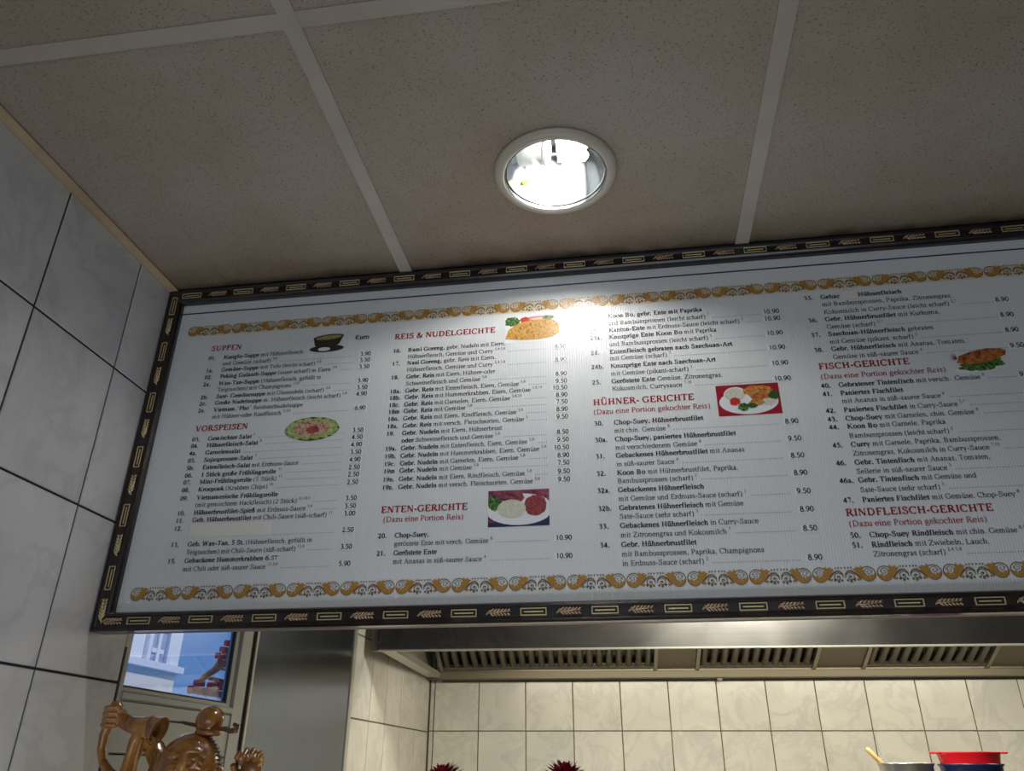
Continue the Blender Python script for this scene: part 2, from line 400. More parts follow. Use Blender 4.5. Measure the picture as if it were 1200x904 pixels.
# --- remaining room shell
m = MB(); m.box((-1.0, -3.6, FL-.1), (3.4, 3.9, FL)); m.build('floor', M_floor, kind='structure')
m = MB(); m.box((3.25, -3.5, FL), (3.35, 3.9, 1.12)); m.build('wall_right', M_wall, kind='structure')
m = MB(); m.box((-1.0, -3.6, FL), (3.35, -3.5, 1.12)); m.build('wall_front', M_wall, kind='structure')
wf = empty('window_1', (.1, -3.45, -1.1), kind='structure')
m = MB()
for a, b in (((-1.5+.1+.6-.8, -3.49, -1.15), (-1.5, -3.42, .65)), ):
    pass
for x in (-.84, .08, 1.0, 1.72): m.box((x-.02, -3.49, -1.12), (x+.02, -3.43, .62))
for z in (-1.12, .62): m.box((-.86, -3.49, z-.02), (1.74, -3.43, z+.02))
m.build('window_frame', M_upvc, wf)

# ================================================================= COOKER HOOD
hood = empty('cooker_hood', K(1.3, .45, .34), 'long stainless steel extractor hood with baffle filters on the tiled kitchen wall', 'hood')
HB = .352
m = MB(); kbox(m, (.004, .895, HB), (3.6, .915, .66), 0, .001); kbox(m, (.004, .875, HB), (3.6, .9, HB+.004))
kbox(m, (.004, .009, .655), (3.6, .915, .66)); m.build('front_panel', M_hood, hood)
m = MB(); kbox(m, (.004, .900, HB-.004), (3.6, .919, HB+.0005)); m.build('front_lip', M_rail, hood)
m = MB(); kbox(m, (.003, .02, HB), (.008, .91, .66)); kbox(m, (.008, .02, HB-.002), (.055, .9, HB+.002)); kbox(m, (.052, .02, HB), (.055, .9, HB+.02)); m.build('side_gutter', M_rail, hood)
m = MB(); kbox(m, (-.018, .90, HB-.004), (.002, .925, .66), 0, .001); m.build('end_bracket', M_hood, hood)
m = MB(); kbox(m, (.008, .006, HB-.006), (3.6, .085, HB-.001)); kbox(m, (.055, .079, HB-.001), (3.6, .085, HB+.022)); kbox(m, (.055, .006, HB-.014), (3.6, .012, HB-.005)); m.build('rear_gutter', M_gut, hood)
def fil(u, t, o=0):      # along slanted filter bed, t 0..1 from rear gutter up to the front
    return K(u, .09+.56*t, HB+.03+.27*t) + (KN*.43 - Vector((0, 0, .9)))*o*1.0
m = MB(); m.add([fil(.055, -.05, -.03), fil(3.6, -.05, -.03), fil(3.6, 1.1, -.03), fil(.055, 1.1, -.03)], [(0, 1, 2, 3)])
kbox(m, (.055, .086, HB+.02), (3.6, .09, HB+.05)); m.build('filter_bed', M_hoodin, hood)
def quadbox(mb, u0, u1, t0, t1, o0, o1):
    v = [fil(u, t, o) for o in (o0, o1) for t in (t0, t1) for u in (u0, u1)]
    mb.add(v, [(0, 2, 3, 1), (4, 5, 7, 6), (0, 1, 5, 4), (2, 6, 7, 3), (0, 4, 6, 2), (1, 3, 7, 5)])
def filt(u0, u1, n):
    fr = MB(); quadbox(fr, u0, u0+.014, 0, 1, -.01, .012); quadbox(fr, u1-.014, u1, 0, 1, -.01, .012); quadbox(fr, u0, u1, 0, .03, -.01, .004); quadbox(fr, u0, u1, .97, 1, -.01, .012)
    f = fr.build('baffle_filter', M_baffle, hood); p = (u1-u0-.028)/n
    for k in range(n):
        b = MB(); a = u0+.014+p*k+p*.10; w = p*.68
        seg = []
        for t in (.035, .97):
            for s in range(6):
                an = pi*s/5; seg.append(fil(a+w/2-w/2*cos(an), t, -.008+.016*sin(an)))
        b.add(seg, [(s, s+1, 7+s, 6+s) for s in range(5)]+[tuple(range(6))[::-1], tuple(range(6, 12))], 0, True)
        b.build('baffle', M_baffle, f)
filt(.06, .965, 22); filt(1.12, 1.60, 11); filt(1.78, 2.27, 11); filt(2.40, 2.88, 11)
for a, b_ in ((.966, 1.119), (1.601, 1.779), (2.271, 2.399)):
    t = MB(); quadbox(t, a, b_, 0, 1, -.012, .004); t.build('blank_plate', M_gut, hood)
m = MB(); c = K(1.2205, .05, HB-.014)
m.lathe([(0, -.004), (.008, -.003), (.012, .002), (.012, .008), (0, .008)], c, 16); m.build('drain_plug', M_rail, hood)

# ================================================================= DOWNLIGHT
dl = empty('recessed_downlight', (LX, LY, H), 'round recessed ceiling downlight, switched on, with cream ring', 'lamp')
m = MB(); m.lathe([(.089, .0), (.0975, -.0005), (.0975, -.004), (.094, -.0085), (.088, -.011), (.083, -.0105), (.0808, -.0085), (.0802, -.005), (.0802, .010)], (LX, LY, H), 72); m.build('trim_ring', M_ring, dl)
m = MB(); nf = 72
prof = [(.0800, -.0092), (.0794, -.001), (.0775, .012), (.073, .030), (.067, .048), (.057, .064), (.044, .076), (.028, .083), (.0, .085)]
m.lathe(prof, (LX, LY, H), nf, smooth=True); m.build('reflector', M_chrome, dl)
m = MB(); m.lathe([(.0793, -.003), (.0778, -.0032), (.0778, -.0015), (.0793, -.0015)], (LX, LY, H), 60); m.build('inner_seal', M_gasket, dl)
m = MB()
for dx, dy in ((.006, -.018), (.006, .018), (.034, -.0), (.034, .03)):
    pass
for dy in (-.026, -.004, .018):
    m.tube([(LX+.004, LY+dy, H+.050), (LX+.048, LY+dy, H+.046), (LX+.052, LY+dy+.002, H+.046)], [.0098, .0098, .004], 14)
m.build('fluorescent_tube', M_bulb, dl)
m = MB(); m.tube([(LX-.058, LY+.004, H+.05), (LX-.016, LY-.002, H+.043)], [.020, .022], 18); m.tube([(LX-.016, LY-.002, H+.043), (LX-.010, LY-.002, H+.042)], [.024, .024], 18); m.build('lamp_socket', M_socket, dl)
m = MB(); m.tube([(LX-.060, LY+.045, H+.022), (LX-.052, LY+.047, H+.028), (LX-.040, LY+.044, H+.03)], .0035, 8); m.build('earth_wire', M_green, dl)

# ================================================================= SERIF PRINT
FONT = {}
def G(ch, adv, *st): FONT[ch] = (adv, st)
def v(x, y0=0, y1=660, s='bt', w=1): return ('v', x, y0, y1, s, w)
def l(*p): return ('l', p, None)
def L(w, *p): return ('l', p, w)
def a(cx, cy, rx, ry, a0=0, a1=360): return ('a', cx, cy, rx, ry, a0, a1)
def d(x, y): return ('d', x, y)
def s_(x, y, w=120): return ('s', x, y, w)
O_ = (L(0, 100, 0, 350, 650), L(1, 350, 660, 610, 0), L(0, 180, 220, 490, 220), s_(90, 0), s_(620, 0))
G('A', 722, *O_); G('Ä', 722, *O_, d(250, 800), d(450, 800))
G('B', 667, v(160), l(160, 650, 320, 650), a(310, 495, 180, 155, -90, 90), l(160, 335, 330, 335), a(330, 172, 200, 165, -90, 90), l(160, 8, 340, 8))
G('C', 667, a(370, 330, 300, 325, 42, 318), L(0, 600, 650, 600, 460))
G('D', 722, v(160), l(160, 650, 320, 650), a(310, 330, 320, 322, -90, 90), l(160, 8, 320, 8))
G('E', 611, v(160), l(160, 650, 530, 650, 530, 530), l(160, 340, 400, 340), L(0, 400, 420, 400, 260), l(160, 8, 560, 8, 560, 140))
G('F', 556, v(160), l(160, 650, 510, 650, 510, 530), l(160, 340, 390, 340), L(0, 390, 420, 390, 260))
G('G', 722, a(370, 330, 300, 325, 42, 300), v(590, 10, 290, 't'), L(0, 600, 650, 600, 460))
G('H', 722, v(160), v(570), L(0, 160, 340, 570, 340))
G('I', 333, v(167)); G('J', 389, v(240, 160, 660, 't'), a(140, 150, 100, 150, 190, 360))
G('K', 722, v(160), L(0, 590, 650, 200, 300), L(1, 300, 390, 620, 0), s_(600, 655), s_(625, 3))
G('L', 611, v(160), l(160, 8, 560, 8, 560, 150)); G('M', 889, v(130, 0, 660, 'bt', 0), L(1, 150, 650, 430, 10), L(0, 430, 10, 720, 650), v(735))
G('N', 722, v(130, 0, 660, 'bt', 0), L(1, 140, 650, 590, 10), v(590, 0, 660, 't', 0))
G('O', 722, a(360, 330, 290, 325)); G('Ö', 722, a(360, 330, 290, 325), d(260, 800), d(460, 800))
G('P', 556, v(160), l(160, 650, 320, 650), a(310, 485, 180, 165, -90, 90), l(160, 320, 320, 320))
G('Q', 722, a(360, 330, 290, 325), L(1, 380, 60, 650, -140)); G('R', 667, v(160), l(160, 650, 320, 650), a(310, 490, 180, 160, -90, 90), l(160, 335, 320, 335), L(1, 330, 330, 600, 0), s_(610, 3))
Sp = l(440, 500, 430, 600, 350, 650, 260, 655, 160, 620, 115, 540, 140, 440, 250, 370, 370, 310, 450, 240, 460, 130, 400, 40, 290, 5, 180, 15, 100, 70, 70, 180)
G('S', 556, Sp, L(0, 445, 660, 445, 490)); G('T', 611, v(305, 0, 650, 'b'), l(50, 530, 60, 650, 550, 650, 560, 530))
U_ = (v(160, 210, 660, 't'), a(365, 215, 205, 210, 180, 360), v(570, 210, 660, 't', 0))
G('U', 722, *U_); G('Ü', 722, *U_, d(260, 800), d(460, 800))
G('V', 722, L(1, 120, 655, 370, 5), L(0, 370, 5, 600, 655), s_(110, 655), s_(605, 655))
G('W', 944, L(1, 90, 655, 300, 5), L(0, 300, 5, 480, 640), L(1, 470, 655, 680, 5), L(0, 680, 5, 860, 655), s_(90, 655), s_(865, 655))
G('Z', 611, l(60, 530, 70, 650, 540, 650), L(1, 530, 645, 70, 10), l(60, 8, 550, 8, 560, 130))
aa = l(90, 340, 130, 420, 200, 448, 270, 430, 300, 350, 300, 70, 340, 15, 410, 40); ab = l(300, 270, 180, 220, 90, 150, 90, 50, 160, 10, 230, 25, 300, 90)
G('a', 444, aa, ab); G('ä', 444, aa, ab, d(130, 600), d(300, 600))
G('b', 500, v(110, 0, 680, 'f'), a(260, 225, 180, 222, -148, 148)); G('c', 444, a(240, 225, 180, 222, 45, 318), d(360, 360))
G('d', 500, v(385, 0, 680, 'fb'), a(240, 225, 180, 222, 32, 328))
e_ = (a(230, 225, 175, 222, 8, 322), L(0, 60, 252, 395, 252)); G('e', 444, *e_); G('é', 444, *e_, L(0, 200, 520, 300, 640))
G('f', 333, v(140, 0, 560, 'b'), a(240, 560, 100, 115, 50, 180), L(0, 30, 435, 280, 435))
G('g', 500, a(225, 300, 130, 148), l(140, 180, 90, 90, 180, 40, 380, 30, 440, -60, 350, -180, 150, -190, 60, -110, 140, 0), L(0, 340, 410, 460, 425))
G('h', 500, v(110, 0, 680, 'fb'), l(110, 330, 200, 430, 290, 446, 360, 400, 385, 300, 385, 0), s_(385, 3, 100))
G('i', 278, v(140, 0, 445, 'fb'), d(140, 610)); G('j', 278, v(150, -120, 445, 'f'), a(90, -120, 60, 80, 200, 360), d(150, 610))
G('k', 500, v(110, 0, 680, 'fb'), L(0, 400, 440, 170, 210), L(1, 230, 270, 440, 0), s_(390, 440), s_(440, 3)); G('l', 278, v(140, 0, 680, 'fb'))
ar = lambda x: l(x, 330, x+80, 430, x+160, 446, x+225, 400, x+245, 300, x+245, 0)
G('m', 778, v(110, 0, 445, 'fb'), ar(110), s_(355, 3, 90), ar(365), s_(610, 3, 90)); G('n', 500, v(110, 0, 445, 'fb'), ar(130), s_(375, 3, 90))
G('o', 500, a(250, 225, 190, 222)); G('ö', 500, a(250, 225, 190, 222), d(160, 600), d(340, 600))
G('p', 500, v(110, -210, 445, 'fb'), a(260, 225, 180, 222, -148, 148)); G('q', 500, v(385, -210, 445, 'b'), a(240, 225, 180, 222, 32, 328))
G('r', 333, v(110, 0, 445, 'fb'), l(120, 320, 200, 430, 270, 446), d(300, 400))
G('s', 389, l(310, 330, 290, 420, 210, 448, 110, 425, 80, 340, 130, 270, 260, 200, 320, 130, 290, 40, 200, 5, 100, 30, 70, 120))
G('t', 278, v(120, 80, 580, ''), l(120, 80, 150, 15, 210, 8, 265, 50), L(0, 20, 435, 260, 435))
u_ = (v(110, 110, 445, 'f'), l(110, 120, 140, 30, 210, 5, 290, 30, 370, 110), v(385, 0, 445, 'fb'))
G('u', 500, *u_); G('ü', 500, *u_, d(170, 600), d(330, 600))
G('v', 500, L(1, 70, 440, 250, 5), L(0, 250, 5, 420, 440), s_(70, 443), s_(420, 443)); G('w', 722, L(1, 60, 440, 220, 5), L(0, 220, 5, 350, 430), L(1, 350, 440, 510, 5), L(0, 510, 5, 660, 440), s_(60, 443), s_(660, 443))
G('x', 500, L(1, 70, 440, 420, 5), L(0, 410, 440, 70, 5), s_(70, 443), s_(410, 443), s_(70, 3), s_(430, 3)); G('y', 500, L(1, 70, 440, 260, 5), L(0, 420, 440, 200, -180, 100, -190), s_(70, 443), s_(420, 443))
G('z', 444, l(60, 340, 70, 435, 380, 435), L(1, 370, 430, 70, 10), l(60, 10, 390, 10, 400, 110))
G('ß', 500, v(110, 0, 540, 'b'), a(215, 540, 105, 125, 20, 180), l(310, 560, 230, 380, 330, 290, 410, 180, 370, 40, 280, 5, 220, 40))
G('0', 500, a(250, 325, 180, 325)); G('1', 500, v(250, 0, 650, 'b'), L(0, 120, 560, 250, 650))
G('2', 500, l(70, 500, 110, 620, 220, 655, 340, 610, 380, 500, 320, 360, 80, 30), L(1, 80, 30, 440, 30)); G('3', 500, l(80, 560, 150, 640, 260, 650, 340, 580, 320, 430, 190, 355), a(210, 185, 190, 175, -120, 85))
G('4', 500, v(340, 0, 650, ''), L(.6, 330, 640, 50, 190), L(.7, 40, 180, 470, 180)); G('5', 500, L(1, 150, 630, 410, 630), L(0, 150, 630, 110, 380), a(210, 200, 200, 190, -130, 120))
G('6', 500, a(250, 205, 180, 200), l(75, 220, 110, 420, 240, 590, 420, 660)); G('7', 500, L(1, 60, 630, 430, 630), L(0, 430, 630, 220, 0)); G('8', 500, a(250, 495, 140, 150), a(250, 175, 175, 170)); G('9', 500, a(250, 450, 180, 195), l(425, 430, 390, 220, 250, 60, 80, -10))
G('.', 250, d(120, 40)); G(',', 250, d(120, 40), L(0, 150, 30, 90, -110)); G('-', 333, L(1, 50, 230, 280, 230)); G('(', 333, a(330, 250, 250, 420, 120, 240)); G(')', 333, a(0, 250, 250, 420, -60, 60))
G('&', 778, l(700, 400, 560, 120, 400, 10, 220, 10, 100, 130, 140, 270, 400, 430, 420, 580, 330, 655, 230, 600, 240, 460, 420, 180, 700, 10)); G('€', 560, a(330, 330, 250, 320, 45, 315), L(0, 20, 400, 400, 400), L(0, 20, 270, 380, 270)); G('"', 408, L(0, 130, 680, 130, 480), L(0, 270, 680, 270, 480))
G(' ', 250)
def glyph(ch, bold, hand):
    """list of triangles/quads polygons for one character in em/1000"""
    adv, strokes = FONT[ch]; out = []
    T, t = ((152, 74) if bold else (96, 56))
    if hand: T, t = 135, 115
    def ribbon(p, w=None):
        n = len(p); L_, R_ = [], []
        closed = n > 8 and (p[0][0]-p[-1][0])**2+(p[0][1]-p[-1][1])**2 < 4
        for i in range(n):
            if closed: q0, q1 = p[(i-1) % (n-1)], p[(i+1) % (n-1)]
            else: q0, q1 = p[max(i-1, 0)], p[min(i+1, n-1)]
            dx, dy = q1[0]-q0[0], q1[1]-q0[1]; ln = sqrt(dx*dx+dy*dy) or 1
            wd = (t+(T-t)*abs(dy/ln)**1.3 if w is None else t+(T-t)*w)/2
            L_.append((p[i][0]-dy/ln*wd, p[i][1]+dx/ln*wd)); R_.append((p[i][0]+dy/ln*wd, p[i][1]-dx/ln*wd))
        for i in range(n-1): out.append([L_[i], R_[i], R_[i+1], L_[i+1]])
    for s in strokes:
        k = s[0]
        if k == 'v':
            _, x, y0, y1, fl, w = s; ribbon([(x, y0), (x, y1)], w)
            if not hand:
                hw = (t+(T-t)*w)/2+55
                if 'b' in fl: out.append([(x-hw, y0), (x+hw, y0), (x+hw, y0+t*.8), (x-hw, y0+t*.8)])
                if 't' in fl: out.append([(x-hw, y1-t*.8), (x+hw, y1-t*.8), (x+hw, y1), (x-hw, y1)])
                if 'f' in fl: out.append([(x-hw-15, y1-50), (x, y1-80), (x, y1), (x-hw-15, y1-15)])
        elif k == 'l':
            p = s[1]; ribbon([(p[i], p[i+1]) for i in range(0, len(p), 2)], s[2])
        elif k == 'a':
            _, cx, cy, rx, ry, a0, a1 = s; n = max(4, int(abs(a1-a0)/26))
            ribbon([(cx+rx*cos(radians(a0+(a1-a0)*i/n)), cy+ry*sin(radians(a0+(a1-a0)*i/n))) for i in range(n+1)])
        elif k == 'd':
            r = T*.62; out.append([(s[1]+r*cos(pi/3*i), s[2]+r*sin(pi/3*i)) for i in range(6)])
        elif k == 's' and not hand:
            x, y, w = s[1:]; out.append([(x-w, y-t*.4), (x+w, y-t*.4), (x+w, y+t*.4), (x-w, y+t*.4)])
    if hand == 2: out = [[(x, y*1.0) for x, y in q] for q in out]
    return adv*(1.06 if bold else 1)*(.98 if hand else 1), out
GC = {}
def gl(ch, b, h):
    k = (ch, b, h)
    if k not in GC: GC[k] = glyph(ch, b, h)
    return GC[k]
YB = 1.2                      # front face of the menu sheet
def width(txt, em, b=0, h=0): return sum(gl(c, b, h)[0] for c in txt)*em/1000
def write(mb, u, z, txt, em, b=0, h=0, m=0, sx=1.0, y=YB-.0006):
    for c in txt:
        adv, qs = gl(c, b, h)
        for q in qs:
            mb.add([(u+x*em/1000*sx, y, z+yy*em/1000) for x, yy in q], [tuple(range(len(q)))], m)
        u += adv*em/1000*sx
    return u

# ================================================================= MENU BOARD
UL, UR, ZB, ZT = -.842, .757, .2295, .8245           # inner opening
board = empty('menu_board', ((UL+UR)/2, YB, .199), 'long white menu board in a dark carved frame hanging below the ceiling', 'menu board')
m = MB(); m.box((UL-.006, YB, ZB-.006), (UR+.006, YB+.008, ZT+.006)); m.build('menu_sheet', M_board, board)
m = MB(); m.box((UL, YB-.0004, .8035), (UR, YB-.0001, .8062)); m.build('purple_line', M_purple, board)
# frame rails with mitred ends, moulded section
def rail(name, p0, p1, inward):
    """p0,p1 outer corners (u,z); section across 'inward'"""
    sec = [(0, 0), (0, -.016), (.003, -.019), (.006, -.0165), (.009, -.0155), (.022, -.0155), (.0245, -.018), (.028, -.0165), (.0305, -.012), (.0305, 0)]
    d_ = Vector((p1[0]-p0[0], 0, p1[1]-p0[1])).normalized(); n = Vector((inward[0], 0, inward[1]))
    vs = []
    for e, base in ((1, p0), (-1, p1)):
        for o, y in sec: vs.append(Vector((base[0], YB+y+.004, base[1]))+n*o+d_*o*e)
    k = len(sec); mb = MB()
    mb.add(vs, [(i, (i+1) % k, k+(i+1) % k, k+i) for i in range(k)]+[tuple(range(k))[::-1], tuple(range(k, 2*k))])
    return mb.build(name, M_frame, board)
ou, ov, oz0, oz1 = -.8675, .787, .199, .8545
ou = -.867; T_ = .0305
rl = {}
rl['b'] = rail('frame_rail', (ou, oz0), (ov, oz0), (0, 1)); rl['t'] = rail('frame_rail', (ou, oz1), (ov, oz1), (0, -1))
rl['l'] = rail('frame_rail', (ou, oz0), (ou, oz1), (1, 0)); rl['r'] = rail('frame_rail', (ov, oz0), (ov, oz1), (-1, 0))
m = MB(); m.box((ou+.001, YB+.004, oz0+.0005), (ov-.001, YB+.022, oz0+.006)); m.box((ou+.001, YB+.009, oz0+.006), (ov-.001, YB+.022, oz1-.002)); m.build('backing_board', M_fback, board)
def orn_rect():
    mb = MB(); w, h, t, y = .0198, .0056, .0013, 0
    for a_, b_ in (((-w, -.003, -h), (w, 0, -h+t)), ((-w, -.003, h-t), (w, 0, h)), ((-w, -.003, -h+t), (-w+t, 0, h-t)), ((w-t, -.003, -h+t), (w, 0, h-t))): mb.box(a_, b_, 0, .0004)
    mb.box((-w+.005, -.0022, -.0009), (w-.005, 0, .0009), 0, .0003)
    return mb
def orn_leaf():
    mb = MB(); rnd = random.Random(3)
    mb.tube([(-.018, -.0012, -.001), (-.006, -.0022, -.0005), (.006, -.0022, .0008), (.019, -.001, .0012)], [.0009, .0011, .0009, .0004], 6)
    for k in range(6):
        x = -.014+.0052*k; sg = 1
        for sg in (1, -1):
            c = Vector((x+.0035, -.0018, sg*.0030)); R_ = Matrix.Rotation(-sg*.62, 3, 'Y')
            mb.ell(c, (.0046-.0003*k, .0014, .0015), 8, 0, R_, 5)
    for k in range(3): mb.ell((-.018+.002*k, -.0018, .0022*(k-1)), (.0015, .0012, .0015), 6, 0, None, 4)
    return mb
def vert(mb): return mb.xform(lambda p: Vector((-p.z, p.y, p.x)))
me_r = {0: orn_rect().mesh('gilt_rectangle', M_fgold, (0, 0, 0)), 1: vert(orn_rect()).mesh('gilt_rectangle', M_fgold, (0, 0, 0))}
me_l = {0: orn_leaf().mesh('gilt_leaf_spray', M_fcop, (0, 0, 0)), 1: vert(orn_leaf()).mesh('gilt_leaf_spray', M_fgold, (0, 0, 0))}
yo = YB+.004-.0153
for k in range(15):
    for base, z, r_, off in ((-.784, .2145, 'b', .107), (-.817, .8395, 't', .1081)):
        u = base+off*k
        if u < ov-.03: link('gilt_rectangle', me_r[0], (u, yo, z), rl[r_])
        u += off/2
        if u < ov-.03: link('gilt_leaf_spray', me_l[0], (u, yo, z), rl[r_])
link('gilt_leaf_spray', me_l[0], (-.784-.0475, yo, .2145), rl['b'])
for k in range(6):
    for u, r_ in ((ou+.0155, 'l'), (ov-.0155, 'r')):
        z = .285+.1078*k
        if z < .84 and k < 6: link('gilt_rectangle', me_r[1], (u, yo, z if z < .82 else .818), rl[r_])
        if z-.054 > .2 and k < 6: link('gilt_leaf_spray', me_l[1], (u, yo, z-.052), rl[r_])

# ---- scroll ornament (one mirrored pair = 9 cm)
def flat(mb, pts, m, y):
    y -= 3e-6*(len(mb.f) % 90)          # overlapping prints never share a plane
    ar_ = sum(pts[i][0]*pts[(i+1) % len(pts)][1]-pts[(i+1) % len(pts)][0]*pts[i][1] for i in range(len(pts)))
    mb.add([(x, y, z) for x, z in (pts if ar_ > 0 else pts[::-1])], [tuple(range(len(pts)))], m)
def rib(mb, p, w, m, y):
    n = len(p)
    for i in range(n-1):
        q = []
        for j in (i, i+1):
            a0, a1 = p[max(j-1, 0)], p[min(j+1, n-1)]; dx, dy = a1[0]-a0[0], a1[1]-a0[1]; ln = sqrt(dx*dx+dy*dy) or 1
            ww = (w[j] if hasattr(w, '__len__') else w)/2
            q += [((p[j][0]-dy/ln*ww), (p[j][1]+dx/ln*ww)), ((p[j][0]+dy/ln*ww), (p[j][1]-dx/ln*ww))]
        flat(mb, [q[0], q[1], q[3], q[2]], m, y)
def arc(cx, cz, r, a0, a1, n=14, rz=None): return [(cx+r*cos(radians(a0+(a1-a0)*i/n)), cz+(rz or r)*sin(radians(a0+(a1-a0)*i/n))) for i in range(n+1)]
def spiral(cx, cz, r0_, r1_, a0, a1, n=18): return [(cx+(r0_+(r1_-r0_)*i/n)*cos(radians(a0+(a1-a0)*i/n)), cz+(r0_+(r1_-r0_)*i/n)*sin(radians(a0+(a1-a0)*i/n))) for i in range(n+1)]
def scroll(top):
    mb = MB(); y = -.0007; H_ = .0235; c = .0118
    for sg in (1, -1):
        M_ = MB()
        # big rosette circle with crescent
        rib(M_, arc(.0115, c, .0106, 20, 400, 26), .0013, 1, y)
        out_ = arc(.0115, c, .0109, 195, 345, 14); inn = arc(.0115, c+.0045, .0088, 335, 205, 14); flat(M_, out_, 0, y)if 0 else None
        o2 = arc(.0115, c, .0109, 190, 350, 14); i2 = arc(.0115, c+.0035, .0092, 340, 200, 14)
        for k in range(14): flat(M_, [o2[k], o2[k+1], i2[13-k], i2[14-k]], 0, y+.00005)
        rib(M_, spiral(.0105, c+.003, .0062, .0010, -60, 480, 22), .0008, 1, y)
        for ax, az, r_ in ((.0065, .0085, .0024), (.0120, .0072, .0027), (.0165, .010, .0023), (.0178, .0155, .0017), (.006, .0155, .0013)):
            flat(M_, arc(ax, az, r_, 0, 315, 7), 0, y+.0001)
        # leaf between rosette and small volutes
        for (x0, z0, x1, z1, w_) in ((.0175, .011, .0275, .0225, .0078), (.0215, .017, .0320, .0195, .0048), (.0195, .017, .0200, .0240, .0044), (.0205, .0095, .0300, .0120, .0044), (.0205, .0065, .0275, .0020, .0032), (.0235, .0135, .0290, .0165, .0050)):
            p = [(x0+(x1-x0)*t, z0+(z1-z0)*t) for t in (0, .35, .7, 1)]; rib(M_, p, [w_*.3, w_, w_*.7, .0002], 0, y)
        # S stem and small volute
        rib(M_, [(.0215, .0035), (.024, .0075), (.0285, .0125), (.034, .0165), (.039, .0165), (.043, .0125), (.0435, .0075)], [.0006, .0024, .0026, .0022, .0018, .0016, .0012], 1, y-.00003)
        rib(M_, spiral(.0362, .0080, .0074, .001, -10, 500, 22), .0012, 1, y)
        for ax, az, r_ in ((.0312, .0040, .0021), (.0362, .0020, .0021), (.041, .0032, .0018), (.036, .0085, .0016), (.0265, .0045, .0013)): flat(M_, arc(ax, az, r_, 0, 315, 7), 1, y+.0001)
        for ax in (.034, .038, .0425): flat(M_, arc(ax, .0215, .0014, 0, 288, 4), 1, y)
        M_.xform(lambda p: Vector((p.x if sg > 0 else .09-p.x, p.y, p.z)))
        if sg < 0: M_.f = [f[::-1] for f in M_.f]
        mb.add(M_.v, M_.f); mb.mi[-len(M_.f):] = M_.mi
    if top:
        mb.add([(.0005, -.0003, -.001), (.0895, -.0003, -.001), (.0895, -.0003, .0215), (.0005, -.0003, .0215)], [(0, 1, 2, 3)], 2)
    if top: mb.xform(lambda p: Vector((p.x, p.y, p.z*.95)))
    return mb.mesh('scroll_ornament', [M_gold, M_brown, M_cream], (0, 0, 0))
me_b, me_t = scroll(False), scroll(True)
for k in range(17):
    u = -.8165+.0906*k
    if u+.09 > UR: break
    link('scroll_ornament', me_b, (u, YB, .2475), board); link('scroll_ornament', me_t, (u, YB, .7525), board)

# ---- the lists.  (baseline z, number, bold, regular, superscript, dots, price)
EM = .0115
def line(cols, z, num='', bold='', reg='', sup='', dots=0, price='', em=EM, order=0):
    un, ut, ud, up, ds = cols
    mb = MB(); z -= .0016
    if num: write(mb, un, z, num, em*.98, 1)
    u = ut
    if order: u = write(mb, u, z, reg, em); u = write(mb, u, z, bold, em, 1); 
    else:
        if bold: u = write(mb, u, z, bold, em, 1)
        if reg: u = write(mb, u, z, reg, em)
    if sup: u = write(mb, u+em*.25, z+em*.45, sup, em*.6)
    if dots:
        x = max(u+.006, ds if dots < 0 else -9)
        while x < ud:
            mb.add([(x, YB-.0006, z), (x+.0011, YB-.0006, z), (x+.0011, YB-.0006, z+.0011), (x, YB-.0006, z+.0011)], [(0, 1, 2, 3)]); x += .0036
    if mb.v: mb.build('menu_line', M_ink, board)
    if price: putprice(up, z+.0004, price, em)
def putprice(up, z, price, em):
    w = width(price, em*1.02, 0, 1)
    s = MB(); s.box((up-w-.002, YB-.0005, z-.002), (up+.0015, YB-.0002, z+.0092)); s.build('price_sticker', M_patch, board)
    mb = MB(); write(mb, up-w, z, price, em*1.02, 0, 1, y=YB-.0008); mb.build('price', M_ink, board)
def head(u, z, txt, em=.0160, u1=None, b=1, name='section_heading'):
    sx = 1 if u1 is None else (u1-u)/width(txt, em, b)
    mb = MB(); write(mb, u, z, txt, em, b, sx=sx); mb.build(name, M_red, board)

